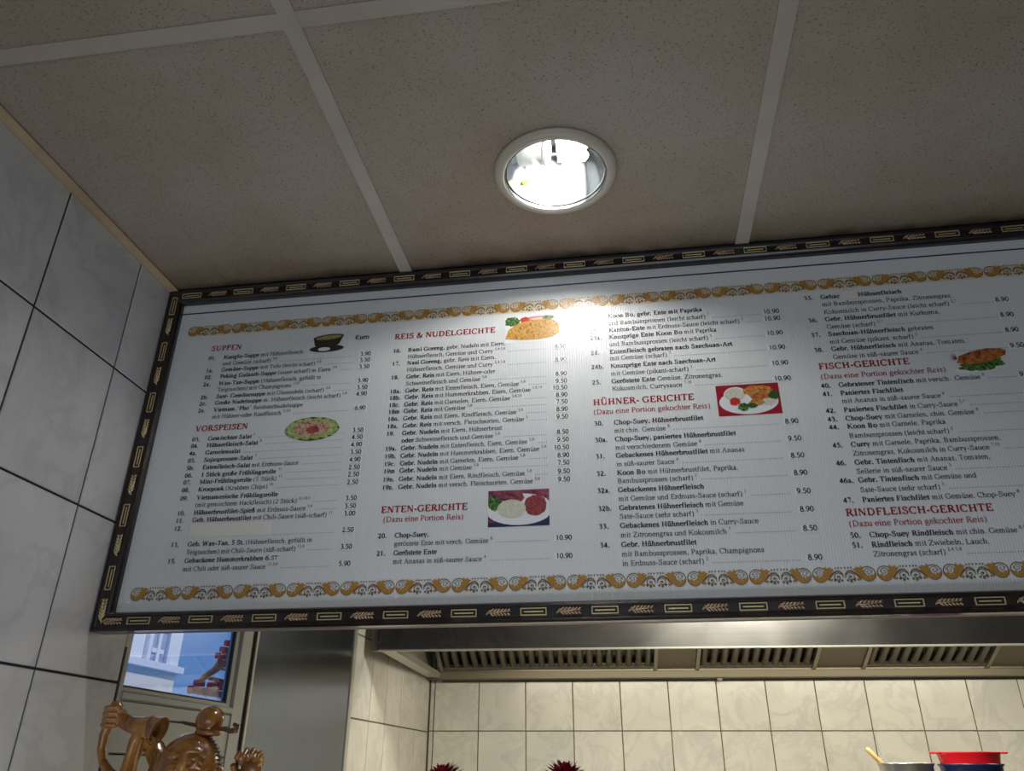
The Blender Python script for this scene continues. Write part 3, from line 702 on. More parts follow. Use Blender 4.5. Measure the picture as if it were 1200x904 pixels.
C1 = (-.762, -.7315, -.475, -.441, -.50)
m = MB(); write(m, -.474, .7195, '€uro', .0135, 1); m.build('menu_line', M_ink, board)
head(-.760, .7165, 'SUPPEN', .0160, -.698)
R1 = [(.699, '01.', 'Kungfu-Suppe', ' mit Hühnerfleisch', '', 0, ''), (.685, '', '', 'und Gemüse (scharf)', '5,8', -1, '3.90'), (.672, '1a.', 'Gemüse-Suppe', ' mit Tofu (leicht scharf)', '5,8', 1, '3.50'),
 (.658, '02.', 'Peking Gulasch-Suppe', ' (sauer scharf) m.Eiern', '5,8', 1, '3.50'), (.643, '2a.', 'Wan-Tan-Suppe', ' (Hühnerfleisch, gefüllt in', '', 0, ''), (.630, '', '', 'Teigtaschen) mit Champignons', '13,8', 1, '3.90'),
 (.616, '2b.', 'Saté- Gemüsesuppe', ' mit Glasnudeln (scharf)', '5,8', 1, '3.50'), (.603, '2c.', 'Große Nudelsuppe', ' m. Hühnerfleisch (leicht scharf)', '5,8', 0, '4.90'), (.589, '2e.', 'Vietnam."Pho"', ' Reisbandnudelsuppe', '', 0, ''), (.575, '', '', 'mit Hühner-oder Rindfleisch', '5,5,8', 1, '6.90'),
 (.532, '03.', 'Gemischter Salat', '', '1', 1, '3.50'), (.519, '04.', 'Hühnerfleisch-Salat', '', '8', 1, '4.50'), (.505, '4a.', 'Garnelensalat', '', '', 1, '4.90'), (.491, '05.', 'Sojasprossen-Salat', '', '5', 1, '3.50'), (.477, '5b.', 'Entenfleisch-Salat', ' mit Erdnuss-Sauce', '', 1, '4.90'),
 (.463, '06.', '1 Stück große Frühlingsrolle', '', '13', 1, '2.50'), (.450, '07.', 'Mini-Frühlingsrolle', ' (5 Stück)', '13', 1, '2.50'), (.436, '08.', 'Kroepoek', ' (Krabben Chips)', '10', 1, '2.50'), (.421, '09.', 'Vietnamesische Frühlingsrolle', '', '', 0, ''), (.408, '', '', '(mit gemischtem Hackfleisch) (2 Stück)', '13,10,5', 1, '3.50'),
 (.394, '10.', 'Hühnerbrustfilet-Spieß', ' mit Erdnuss-Sauce', '3,4', 1, '3.50'), (.381, '11.', 'Geb. Hühnerbrustfilet', ' mit Chili-Sauce (süß-scharf)', '11', 0, '3.00'), (.367, '12.', '', '', '', 0, ''), (.353, '', '', '', '', 2, '2.50'),
 (.339, '13.', 'Geb. Wan-Tan, 5 St.', ' (Hühnerfleisch, gefüllt in', '', 0, ''), (.325, '', '', 'Teigtaschen) mit Chili-Sauce (süß-scharf)', '13,4', 1, '3.50'), (.311, '15.', 'Gebackene Hummerkrabben 6.', '', '', 0, ''), (.297, '', '', 'mit Chili oder süß-saurer Sauce', '11,3,4', 1, '5.90')]
for r in R1:
    if r[5] == 2: line((C1[0], -.588, C1[2], C1[3], C1[4]), r[0], dots=1, price=r[6])
    elif r[5] == -1: line((C1[0], C1[1], C1[2], C1[3], -.62), *r[:5], dots=-1, price=r[6])
    else: line(C1, *r)
head(-.760, .5495, 'VORSPEISEN', .0160, -.658)
m = MB(); m.box((-.733, YB-.0005, .3535), (-.660, YB-.0002, .3765)); m.build('cover_sticker', M_patch2, board)
m = MB(); m.box((-.6605, YB-.00055, .353), (-.587, YB-.0002, .376)); m.build('cover_sticker', M_patch2, board)
m = MB(); m.box((-.5805, YB-.0005, .307), (-.567, YB-.0002, .319)); m.build('cover_sticker', M_patch, board)
m = MB(); write(m, -.5790, .3095, 'ST', .0105, 0, 1); m.build('menu_line', M_ink, board)

C2 = (-.3985, -.3705, -.118, -.0815, -.155)
head(-.398, .7135, 'REIS & NUDELGEICHTE', .0160, -.2085)
R2 = [(.687, '16.', 'Bami Goreng,', ' gebr. Nudeln mit Eiern,', '', 0, ''), (.673, '', '', 'Hühnerfleisch, Gemüse und Curry', '2,4,5,8', 1, '8.50'), (.660, '17.', 'Nasi Goreng,', ' gebr. Reis mit Eiern,', '', 0, ''), (.646, '', '', 'Hühnerfleisch, Gemüse und Curry', '2,4,5,8', 1, '8.90'),
 (.632, '18.', 'Gebr. Reis', ' mit Eiern, Hühner-oder', '', 0, ''), (.618, '', '', 'Schweinefleisch und Gemüse', '5,8', 1, '8.90'), (.604, '18a.', 'Gebr. Reis', ' mit Entenfleisch, Eiern, Gemüse', '5,8', 1, '9.50'), (.591, '18b.', 'Gebr. Reis', ' mit Hummerkrabben, Eiern, Gemüse', '5,8,10', 0, '10.50'),
 (.577, '18c.', 'Gebr. Reis', ' mit Garnelen, Eiern, Gemüse', '5,8,10', 1, '8.90'), (.564, '18m', 'Gebr. Reis', ' mit Gemüse', '5,8', 1, '7.50'), (.550, '18n.', 'Gebr. Reis', ' mit Eiern, Rindfleisch, Gemüse', '5,8', 1, '8.90'), (.536, '18s.', 'Gebr. Reis', ' mit versch. Fleischsorten, Gemüse', '5', 1, '9.50'),
 (.522, '19.', 'Gebr. Nudeln', ' mit Eiern, Hühnerbrust', '', 0, ''), (.508, '', 'oder', ' Schweinefleisch und Gemüse', '5,8', 1, '8.50'), (.494, '19a.', 'Gebr. Nudeln', ' mit Entenfleisch, Eiern, Gemüse', '5,8', 1, '9.50'), (.480, '19b.', 'Gebr. Nudeln', ' mit Hummerkrabben, Eiern, Gemüse', '5,8', 0, '10.50'),
 (.466, '19c.', 'Gebr. Nudeln', ' mit Garnelen, Eiern, Gemüse', '5,8', 1, '8.90'), (.453, '19m', 'Gebr. Nudeln', ' mit Gemüse', '5,8', 1, '7.50'), (.438, '19n.', 'Gebr. Nudeln', ' mit Eiern, Rindfleisch, Gemüse', '5,8', 1, '9.50'), (.424, '19s.', 'Gebr. Nudeln', ' mit versch. Fleischsorten, Gemüse', '5,8', 0, '9.50'),
 (.341, '20.', 'Chop-Suey,', '', '', 0, ''), (.327, '', '', 'geröstete Ente mit verch. Gemüse', '8', 1, '10.90'), (.312, '21.', 'Geröstete Ente', '', '', 0, ''), (.298, '', '', 'mit Ananas in süß-saurer Sauce', '4', 1, '10.90')]
for r in R2: line(C2, *r)
head(-.397, .382, 'ENTEN-GERICHTE', .0163, -.250); head(-.392, .366, '(Dazu eine Portion Reis)', .0135, -.257, 0, 'section_note')

C3 = (-.0385, -.0055, .257, .2895, .2)
R3 = [(.728, '22.', 'Koon Bo, gebr. Ente mit Paprika', '', '', 0, ''), (.713, '', '', 'und Bambussprossen (leicht scharf)', '1', 1, '10.90'), (.699, '23.', 'Kanton-Ente', ' mit Erdnuss-Sauce (leicht scharf)', '3', 1, '10.90'), (.685, '23a.', 'Knusprige Ente Koon Bo', ' mit Paprika', '', 0, ''), (.670, '', '', 'und Bambussprossen (leicht scharf)', '3', 1, '10.90'),
 (.655, '24.', 'Entenfleisch gebraten nach Szechuan-Art', '', '', 0, ''), (.642, '', '', 'mit Gemüse (scharf)', '3', 1, '10.90'), (.627, '24b.', 'Knusprige Ente nach Szechuan-Art', '', '', 0, ''), (.612, '', '', 'mit Gemüse (pikant-scharf)', '3', 1, '10.90'), (.597, '25.', 'Geröstete Ente', ' Gemüse, Zitronengras,', '', 0, ''), (.583, '', '', 'Kokosmilch, Currysauce', '7,10', 1, '10.90'),
 (.520, '30.', 'Chop-Suey, Hühnerbrustfilet', '', '', 0, ''), (.505, '', '', 'mit chin. Gemüse', '8', 1, '8.90'), (.490, '30a.', 'Chop-Suey, paniertes Hühnerbrustfilet', '', '', 0, ''), (.475, '', '', 'mit verschiedenem Gemüse', '8', 1, '9.50'), (.461, '31.', 'Gebackenes Hühnerbrustfilet', ' mit Ananas', '', 0, ''), (.446, '', '', 'in süß-saurer Sauce', '4', 1, '8.50'),
 (.431, '32.', 'Koon Bo', ' mit Hühnerbrustfilet, Paprika,', '', 0, ''), (.417, '', '', 'Bambussprossen (scharf)', '1', 1, '8.90'), (.402, '32a.', 'Gebackenes Hühnerfleisch', '', '', 0, ''), (.387, '', '', 'mit Gemüse und Erdnuss-Sauce (scharf)', '1', 1, '9.50'), (.372, '32b.', 'Gebratenes Hühnerfleisch', ' mit Gemüse', '', 0, ''), (.358, '', '', 'Saté-Sauce (sehr scharf)', '3', 1, '8.90'),
 (.343, '33.', 'Gebackenes Hühnerfleisch', ' in Curry-Sauce', '', 0, ''), (.328, '', '', 'mit Zitronengras und Kokosmilch', '7', 1, '8.50'), (.313, '34.', 'Gebr. Hühnerbrustfilet', '', '', 0, ''), (.298, '', '', 'mit Bambussprossen, Paprika, Champignons', '', 0, ''), (.2835, '', '', 'in Erdnuss-Sauce (scharf)', '2', 1, '8.90')]
for r in R3: line(C3, *r, em=.0119)
head(-.0385, .556, 'HÜHNER- GERICHTE', .0165, .130); head(-.0385, .539, '(Dazu eine Portion gekochter Reis)', .0135, .1545, 0, 'section_note')

C4 = (.3345, .362, .634, .658, .6)
R4 = [(.735, '35.', 'Gebac', '', '', 0, ''), (.720, '', '', 'mit Bambussprossen, Paprika, Zitronengras,', '', 0, ''), (.7045, '', '', 'Kokosmilch in Curry-Sauce (leicht scharf)', '5,7', 1, '8.90'), (.690, '36.', 'Gebr. Hühnerbrustfilet', ' mit Kurkuma,', '', 0, ''), (.675, '', '', 'Gemüse (scharf)', '3,7', 1, '8.90'), (.661, '37.', 'Szechuan-Hühnerfleisch', ' gebraten', '', 0, ''), (.646, '', '', 'mit Gemüse (pikant, scharf)', '5', 1, '8.90'),
 (.632, '38.', 'Gebr. Hühnerfleisch', ' mit Ananas, Tomaten,', '', 0, ''), (.617, '', '', 'Gemüse in süß-saurer Sauce', '4', 1, '9.50'), (.565, '40.', 'Gebratener Tintenfisch', ' mit versch.  Gemüse', '8', 1, '9.50'), (.550, '41.', 'Paniertes Fischfilet', '', '', 0, ''), (.536, '', '', 'mit Ananas in süß-saurer Sauce', '4', 1, '9.50'), (.520, '42.', 'Paniertes Fischfilet', ' in Curry-Sauce', '5,7', 1, '9.50'),
 (.505, '43.', 'Chop-Suey', ' mit Garnelen, chin. Gemüse', '8', 1, '9.50'), (.491, '44.', 'Koon Bo', ' mit Garnele, Paprika', '', 0, ''), (.475, '', '', 'Bambussprossen (leicht scharf)', '5', 1, '9.50'), (.460, '45.', 'Curry', ' mit Garnele, Paprika, Bambussprossen,', '', 0, ''), (.445, '', '', 'Zitronengras, Kokosmilch in Curry-Sauce', '7,10', 1, '9.50'), (.430, '46.', 'Gebr. Tintenfisch', ' mit Ananas, Tomaten,', '', 0, ''), (.415, '', '', 'Sellerie in süß-saurer Sauce', '3', 1, '9.50'),
 (.401, '46a.', 'Gebr. Tintenfisch', ' mit Gemüse und', '', 0, ''), (.385, '', '', 'Saté-Sauce (sehr scharf)', '3', 1, '9.50'), (.3695, '47.', 'Paniertes Fischfilet', ' mit Gemüse, Chop-Suey', '8', 1, ''), (.315, '50.', 'Chop-Suey Rindfleisch', ' mit chin. Gemüse', '8,5,8', 0, ''), (.300, '51.', 'Rindfleisch', ' mit Zwiebeln, Lauch,', '', 0, ''), (.286, '', '', 'Zitronengras (scharf)', '2,4,5,8', 1, '')]
for r in R4: line(C4, *r, em=.0119)
m = MB(); write(m, .424, .7334, 'Hühnerfleisch', .0119, 1); m.build('menu_line', M_ink, board)
m = MB(); m.box((.398, YB-.0009, .7295), (.4225, YB-.0006, .746)); m.build('cover_sticker', M_patch2, board)
head(.3365, .5975, 'FISCH-GERICHTE', .0165, .480); head(.3365, .5795, '(Dazu eine Portion gekochter Reis)', .0135, .531, 0, 'section_note')
head(.3345, .347, 'RINDFLEISCH-GERICHTE', .0165, .5435); head(.336, .3305, '(Dazu eine Portion gekochter Reis)', .0135, .5305, 0, 'section_note')

# ---- printed food pictures (flat prints)
def speck(name, stops, scale, det=3):
    def f(nt, p):
        n = noise(nt, world_pos(nt), scale, det, .65, .6); nt.links.new(ramp(nt, n, stops), p.inputs['Base Color'])
    return mat(name, (.5, .3, .1), .32, nodes=f)
P_nood = speck('print_fried_noodles', [(.32, (.14, .03, .01)), (.45, (.42, .19, .04)), (.58, (.55, .34, .07)), (.68, (.25, .3, .05))], 190)
P_rosy = speck('print_salad_strips', [(.35, (.20, .05, .03)), (.5, (.50, .27, .2)), (.66, (.62, .5, .38))], 260)
P_meat = speck('print_red_meat', [(.35, (.14, .02, .03)), (.6, (.34, .07, .07))], 200)
P_chick = speck('print_chicken', [(.35, (.28, .07, .01)), (.5, (.5, .2, .04)), (.66, (.6, .35, .1))], 170)
P_fish = speck('print_fish', [(.35, (.16, .03, .01)), (.5, (.42, .12, .03)), (.7, (.5, .25, .06))], 120)
P_green = speck('print_greens', [(.4, (.012, .05, .012)), (.55, (.07, .2, .03)), (.7, (.35, .4, .2))], 220)
P_rice = speck('print_rice', [(.35, (.50, .50, .40)), (.65, (.66, .66, .56))], 300)
P_white = mat('print_plate_white', (.74, .76, .78), .32); P_redbg = mat('print_red_cloth', (.30, .008, .02), .32); P_darkbg = mat('print_dark_cloth', (.02, .035, .08), .32)
P_maroon = speck('print_maroon_cloth', [(.4, (.10, .02, .04)), (.6, (.3, .08, .12))], 90); P_bowl = mat('print_bowl_black', (.03, .02, .018), .32); P_soup = speck('print_soup', [(.4, (.22, .2, .05)), (.6, (.38, .33, .12))], 200); P_lime = speck('print_cucumber', [(.4, (.22, .34, .07)), (.6, (.45, .52, .24))], 160); P_dgreen = mat('print_cucumber_skin', (.03, .09, .02), .32); P_tom = mat('print_tomato', (.5, .03, .02), .32); P_onion = mat('print_onion', (.55, .2, .25), .32)
PM = [P_white, P_redbg, P_darkbg, P_maroon, P_nood, P_rosy, P_meat, P_chick, P_fish, P_green, P_rice, P_bowl, P_soup, P_lime, P_dgreen, P_tom, P_onion]
ix = {m_.name: i for i, m_ in enumerate(PM)}
class Pic:
    def __init__(s): s.mb = MB(); s.y = YB-.0003
    def poly(s, pts, m): s.y -= .00006; flat(s.mb, pts, ix[m], s.y)
    def el(s, cx, cz, rx, rz, m, clip=None, rot=0, wob=0, n=28):
        rnd = random.Random(int(cx*9999)); c, sn = cos(rot), sin(rot); pts = []
        for k in range(n):
            w = 1+wob*(rnd.random()-.5); x, z = rx*w*cos(2*pi*k/n), rz*w*sin(2*pi*k/n)
            px, pz = cx+x*c-z*sn, cz+x*sn+z*c
            if clip: px = min(max(px, clip[0]), clip[1]); pz = min(max(pz, clip[2]), clip[3])
            pts.append((px, pz))
        s.poly(pts, m)
    def done(s): s.mb.build('food_picture', PM, board)
p = Pic()                                   # soup bowl
p.el(-.528, .7045, .0335, .0075, 'print_bowl_black'); p.el(-.533, .7035, .012, .004, 'print_plate_white')
p.poly([(-.556, .728), (-.552, .712), (-.546, .708), (-.513, .708), (-.505, .713), (-.497, .731)], 'print_bowl_black'); p.el(-.5265, .7285, .0300, .0062, 'print_bowl_black', rot=.06); p.el(-.526, .7280, .0255, .0044, 'print_soup', rot=.06); p.done()
p = Pic()                                   # salad ring
p.el(-.5365, .542, .050, .0225, 'print_cucumber_skin', wob=.06)
for k in range(16):
    t = 2*pi*k/16+.2; p.el(-.5365+.0405*cos(t), .542+.0165*sin(t), .0098, .0048, 'print_cucumber', rot=.3*sin(2*t))
p.el(-.5365, .543, .034, .015, 'print_salad_strips', wob=.12); p.el(-.534, .540, .011, .0075, 'print_red_meat', wob=.2); p.done()
p = Pic()                                   # fried noodles
cl = (-.1905, -.0905, .687, .742)
p.poly([(-.1905, .689), (-.1905, .742), (-.0905, .7415), (-.0905, .687)], 'print_plate_white')
p.el(-.178, .733, .014, .010, 'print_greens', cl, wob=.3); p.el(-.130, .735, .030, .007, 'print_onion', cl); p.el(-.122, .732, .024, .006, 'print_rice', cl); p.el(-.155, .735, .009, .006, 'print_tomato', cl, wob=.3)
p.el(-.112, .737, .010, .005, 'print_greens', cl, wob=.3)
p.poly([(-.1905, .697), (-.185, .716), (-.168, .728), (-.145, .734), (-.12, .7355), (-.100, .730), (-.0925, .72), (-.0925, .704), (-.105, .696), (-.13, .6925), (-.16, .693)], 'print_fried_noodles'); p.done()
p = Pic(); cl = (-.2165, -.1165, .3505, .4115)   # duck with rice
p.poly([(-.2165, .3505), (-.1165, .3505), (-.1165, .4115), (-.2165, .4115)], 'print_maroon_cloth'); p.poly([(-.2165, .3505), (-.1165, .3505), (-.1165, .366), (-.2165, .358)], 'print_dark_cloth')
p.el(-.165, .379, .056, .0265, 'print_plate_white', cl); p.el(-.205, .391, .013, .013, 'print_greens', cl, wob=.3); p.el(-.170, .398, .013, .009, 'print_red_meat', cl, wob=.2); p.el(-.184, .401, .02, .008, 'print_maroon_cloth', cl)
p.el(-.139, .3845, .0185, .0175, 'print_red_meat', cl, wob=.1); p.el(-.178, .380, .0235, .0155, 'print_rice', cl); p.done()
p = Pic(); cl = (.1665, .2675, .5225, .5785)     # chicken with rice on red
p.poly([(.1665, .5225), (.2675, .5225), (.2675, .5785), (.1665, .5785)], 'print_red_cloth'); p.el(.217, .5465, .0475, .0225, 'print_plate_white', cl); p.el(.197, .560, .019, .0145, 'print_plate_white', cl); p.el(.196, .560, .0165, .012, 'print_rice', cl)
p.el(.233, .565, .024, .010, 'print_chicken', cl, wob=.2); p.el(.237, .554, .017, .008, 'print_fish', cl, wob=.3); p.el(.258, .556, .009, .008, 'print_cucumber_skin', cl, wob=.3); p.el(.248, .545, .012, .006, 'print_rice', cl, wob=.3); p.el(.230, .545, .012, .006, 'print_chicken', cl, wob=.3)
p.el(.195, .548, .009, .007, 'print_tomato', cl, wob=.3); p.el(.207, .537, .0085, .0075, 'print_greens', cl, wob=.3); p.el(.221, .539, .009, .0045, 'print_cucumber_skin', cl, wob=.3); p.done()
p = Pic()                                   # fried fish
p.el(.580, .584, .037, .0085, 'print_plate_white', rot=.12); p.el(.588, .589, .034, .0105, 'print_greens', rot=.12, wob=.3)
p.poly([(.550, .594), (.556, .606), (.575, .613), (.600, .6175), (.620, .616), (.629, .612), (.626, .604), (.610, .597), (.590, .592), (.565, .590)], 'print_fish')
for k in range(7):
    t = 1.9+k*.35; p.poly([(.552, .601), (.553, .6025), (.552+.0125*cos(t), .602+.0125*sin(t))], 'print_red_meat')
p.done()

# ================================================================= THINGS ON THE COUNTER
def ray(x, y): return rr*(x-600) - uu*(y-452) + fw*F_PX
def atY(x, y, Y): r_ = ray(x, y); return r_*(Y/r_.y)
def atX(x, y, X): r_ = ray(x, y); return r_*(X/r_.x)
ct = empty('serving_counter', (.1, 1.2, FL), 'long serving counter below the menu board', 'counter')
m = MB(); m.box((-.80, .92, -.33), (1.5, 1.52, -.30), bev=.004); m.build('counter_top', M_counter, ct)
m = MB(); m.box((-.78, .96, FL), (1.48, 1.5, -.331)); m.build('counter_body', M_upvc, ct)

# ---- carved statue
SY = 1.0
statue = empty('carved_statue', (-.56, 1.0, -.30), 'varnished carved wooden statue of a smiling bald man with topknot and raised hands', 'statue')
S = lambda px, py, dy=0: atY(px, py, SY+dy)
HC = Vector((-.5515, SY, -.004)); HR = Vector((.0385, .040, .0455))
def onhead(px, py, out=0):
    d_ = ray(px, py).normalized(); o = -HC
    A = sum((d_[i]/HR[i])**2 for i in range(3)); B = 2*sum(d_[i]*o[i]/HR[i]**2 for i in range(3)); Cc = sum((o[i]/HR[i])**2 for i in range(3))-1
    D = B*B-4*A*Cc
    t = (-B-sqrt(max(D, 0)))/(2*A) if D > 0 else -B/(2*A)
    return d_*(t-out)
body = MB()
body.ell(HC, HR, 40, k=28)
body.ell(HC+Vector((-.004, -.004, -.034)), (.033, .034, .028), 28, k=18)                 # jaw
for px, py, r_ in ((202, 904, .0100), (239, 914, .0125)): body.ell(onhead(px, py, -.003), (r_, .010, r_*.85), 20)     # cheeks
body.tube([onhead(216, 884, -.003), onhead(214, 892, .001), onhead(212, 899, .0055), onhead(211, 903, .004)], [.0035, .0045, .0062, .005], 14)   # nose
for px, py in ((207, 902), (218, 904)): body.ell(onhead(px, py, .001), (.0042, .004, .0034), 12)
def ridge(pts, r_, out=.0005): body.tube([onhead(x, y, out) for x, y in pts], r_, 8)
ridge([(195, 883), (199, 877), (205, 875), (210, 879)], .0020, .0026); ridge([(216, 883), (223, 880), (232, 881), (241, 887)], .0019, .0012)   # brows
ridge([(197, 889), (200, 883.5), (205, 882.5), (209, 888)], .0016, .0034); ridge([(219, 896), (224, 889.5), (231, 889.5), (238, 896)], .0016, .0026)   # lids
for px, py in ((203, 887), (228, 895)): body.ell(onhead(px, py, .0002), (.0044, .0035, .0027), 14)
ridge([(198, 892), (203, 891), (208, 892)], .0011); ridge([(221, 900), (228, 898), (236, 901)], .0012)
ridge([(212, 877), (222, 874), (236, 875)], .0009, .0002); ridge([(210, 871), (222, 869), (234, 870)], .0008, .0)
# mouth: lips around a smile
ridge([(199, 911), (208, 913), (218, 915), (229, 914)], .0018, .003); ridge([(200, 915), (209, 921), (219, 922), (228, 917)], .002, .003)
for sx in (-1, 1):  # ears with long lobes
    body.ell(HC+Vector((sx*.038, .008, -.008)), (.005, .009, .017), 14); body.ell(HC+Vector((sx*.038, .004, -.028)), (.004, .005, .010), 12)
body.tube([HC+Vector((.002, .004, -.03)), HC+Vector((.004, .006, -.075))], [.024, .028], 20)       # neck
body.ell((-.553, 1.005, -.165), (.088, .062, .105), 36, k=24); body.ell((-.553, 1.0, -.245), (.105, .075, .055), 32, k=16)   # robe
body.ell((-.553, .985, -.085), (.062, .045, .035), 28)
# viewer's right arm and open hand
body.tube([(-.500, 1.0, -.09), (-.462, .995, -.085), (-.450, .985, -.055), (-.460, .985, -.022)], [.024, .022, .016, .0105], 18)
ph = S(294, 903, -.012)
body.ell(ph, (.0135, .008, .014), 18)
for k in range(4):
    x = -.0118+.0078*k; ln = (.012, .0155, .016, .0125)[k]
    body.tube([ph+Vector((x, -.001, .006)), ph+Vector((x*1.12, -.003, .006+ln*.6)), ph+Vector((x*1.16, -.009, .006+ln)), ph+Vector((x*1.14, -.0155, .005+ln*.62))], [.0042, .0040, .0038, .0031], 10)
body.tube([ph+Vector((-.011, -.002, -.006)), ph+Vector((-.0175, -.008, .000)), ph+Vector((-.0175, -.014, .006))], [.0045, .004, .0033], 10)
# viewer's left: fist on the staff, bent forearm, flared sleeve and its drape
fp = S(138, 841)
body.ell(fp, (.0125, .011, .0115), 18)
for k in range(4):
    z = .0105-.0068*k
    body.tube([fp+Vector((.006, -.009, z)), fp+Vector((-.004, -.0135, z)), fp+Vector((-.0125, -.009, z*.98)), fp+Vector((-.0145, .001, z*.95))], [.0037, .0039, .0038, .0033], 10)
body.tube([fp+Vector((.006, -.006, .010)), fp+Vector((.002, -.008, .0155)), fp+Vector((-.006, -.008, .0165))], [.0042, .0038, .003], 10)
body.tube([S(140, 842), S(152, 849), S(166, 853), S(178, 853)], [.0095, .0095, .0125, .0150], 18)
body.tube([S(170, 858), S(161, 872), S(155, 888), S(149, 905), S(150, 930)], [.0135, .0115, .0095, .0095, .012], 16)
body.tube([S(158, 866, -.010), S(152, 885, -.010), S(146, 906, -.008)], [.0030, .0036, .0034], 8)
body.tube([S(167, 866, -.010), S(160, 888, -.010), S(157, 906, -.008)], [.0026, .0030, .003], 8)
body.tube([S(129, 846), S(122, 862), S(119, 878), S(120, 893), S(128, 906), S(140, 918), S(150, 935), (-.62, 1.0, -.12)], [.0060, .0062, .0054, .0052, .0062, .0085, .013, .03], 14)
body.tube([S(172, 866, .012), S(182, 878, .012), S(189, 892, .012), (-.60, 1.01, -.07)], [.009, .0115, .012, .022], 16)
body.tube([S(176, 872, .002), S(186, 884, .002), S(186, 900, .002)], [.0028, .003, .003], 8); body.tube([S(171, 880, .003), S(176, 894, .003), S(184, 908, .003)], [.0028, .003, .003], 8)
o = body.base(); me = body.mesh('body', M_wood, o)
bo = bpy.data.objects.new('body', me); COL.objects.link(bo)
md = bo.modifiers.new('r', 'REMESH'); md.mode = 'VOXEL'; md.voxel_size = .00095; md.use_smooth_shade = True
ms = bo.modifiers.new('s', 'SMOOTH'); ms.factor = .5; ms.iterations = 1
dg = bpy.context.evaluated_depsgraph_get(); me2 = bpy.data.meshes.new_from_object(bo.evaluated_get(dg)); me2.name = 'body'
bpy.data.objects.remove(bo); me2.materials.clear(); me2.materials.append(M_wood)
for p_ in me2.polygons: p_.use_smooth = True
link('body', me2, o, statue)
# sleeve mouth: flared rim, open
m = MB(); c0 = S(177, 853); ax = (S(190, 859)-S(177, 853)).normalized()
b1 = ax.cross(Vector((0, 1, 0))).normalized(); b2 = ax.cross(b1)
prof = [(0, .0135), (.006, .0150), (.011, .0172), (.013, .0180), (.0125, .0165), (.009, .0135), (.003, .0100)]
n = 26
vs = [c0+ax*q_+(b1*cos(2*pi*k/n)+b2*sin(2*pi*k/n))*r_ for q_, r_ in prof for k in range(n)]
m.add(vs, [(i*n+k, i*n+(k+1) % n, (i+1)*n+(k+1) % n, (i+1)*n+k) for i in range(len(prof)-1) for k in range(n)]+[tuple((len(prof)-1)*n+k for k in range(n))], 0, True)
m.build('sleeve_cuff', M_wood, statue)
m = MB(); bc = S(246, 846, .006); m.ell(bc, (.0180, .0170, .0185), 28, k=20); m.lathe([(.0140, -.0165), (.0165, -.0145), (.0160, -.011), (.0145, -.0100)], bc, 28); m.build('topknot', M_wood, statue)
m = MB(); m.tube([S(212, 846, -.006), S(218, 848, -.006), S(232, 851, -.004), S(262, 855, -.006), S(270, 857, -.008), S(276, 856, -.009), S(278, 851, -.009), S(274, 849, -.009)], [.0012, .0022, .0022, .0022, .0032, .0038, .0036, .0022], 10); m.build('hairpin', M_wood_d, statue)
hr = MB()
for k in range(22):    # combed strands over the side and back of the head
    ph_ = radians(62-6.2*k); pts = []
    for j in range(7):
        th = radians(12+j*13)
        dv = Vector((cos(th)*cos(ph_) if 0 else cos(ph_)*sin(pi/2), 0, sin(ph_)))
        dv = Vector((cos(ph_)*cos(radians(-6+j*16)), sin(radians(-6+j*16))*cos(ph_)*.98, sin(ph_)))
        pts.append(HC+Vector((dv.x*HR.x, dv.y*HR.y, dv.z*HR.z))*1.025)
    hr.tube(pts, [.0006, .0015, .0018, .0018, .0018, .0018, .0012], 6)
tag(hr.build('hair', M_wood_d, statue), kind='stuff')

# ---- chrysanthemums in a vase
m = MB(); vc = (-.19, 1.30, -.30)
m.lathe([(0, 0), (.045, 0), (.06, .03), (.065, .08), (.05, .13), (.034, .16), (.040, .175), (.037, .175), (.031, .16), (.046, .128), (0, .12)], vc, 40)
tag(m.build('vase', M_vase), 'white ceramic vase of red chrysanthemums on the counter', 'vase')
def bloom(c, R_, seed, tilt, label):
    rnd = random.Random(seed); th = empty('chrysanthemum', (vc[0]+.012*(seed-2.5), vc[1], vc[2]+.13), label, 'flower', 'red chrysanthemums on the counter')
    C_ = Vector(c); M_ = Matrix.Rotation(tilt, 3, 'Y'); mb = MB()
    for lay, (el0, ln, cnt) in enumerate(((2, 1.0, 26), (18, 1.0, 26), (34, .97, 24), (50, .92, 20), (66, .82, 14), (80, .7, 8))):
        for k in range(cnt):
            az = 2*pi*(k+.5*(lay % 2)+rnd.uniform(-.25, .25))/cnt; el = radians(el0+rnd.uniform(-7, 7)); L0 = R_*ln*rnd.uniform(.85, 1.08)
            h = Vector((cos(az), sin(az), 0)); sd = Vector((-sin(az), cos(az), 0)); pts = []
            for t, w in ((.12, .35), (.45, .8), (.8, 1), (1, .25)):
                e2 = el+radians(14)*(1-t); p_ = (h*cos(e2)+Vector((0, 0, 1))*sin(e2))*L0*t; w_ = R_*.085*w
                pts += [C_+M_ @ (p_-sd*w_), C_+M_ @ (p_+Vector((0, 0, -.0012))*w), C_+M_ @ (p_+sd*w_)]
            mb.add(pts, [(3*i+j, 3*i+j+1, 3*i+j+4, 3*i+j+3) for i in range(3) for j in range(2)], 0, True)
    mb.ell(C_, (R_*.3, R_*.3, R_*.3), 12)
    tag(mb.build('petals', M_petal, th), kind='stuff')
    st_ = MB(); st_.tube([C_-Vector((0, 0, R_*.1)), (C_+Vector(vc))/2+Vector((0, 0, .02)), Vector((vc[0]+.012*(seed-2.5), vc[1], vc[2]+.13))], .0022, 8); st_.build('stem', M_stem, th)
bloom((-.294, 1.295, -.016), .034, 1, -.12, 'red chrysanthemum at the left end of the row, next to the tile corner')
bloom((-.233, 1.315, -.036), .034, 2, -.02, 'lower red chrysanthemum second from the left, only its petal tips showing')
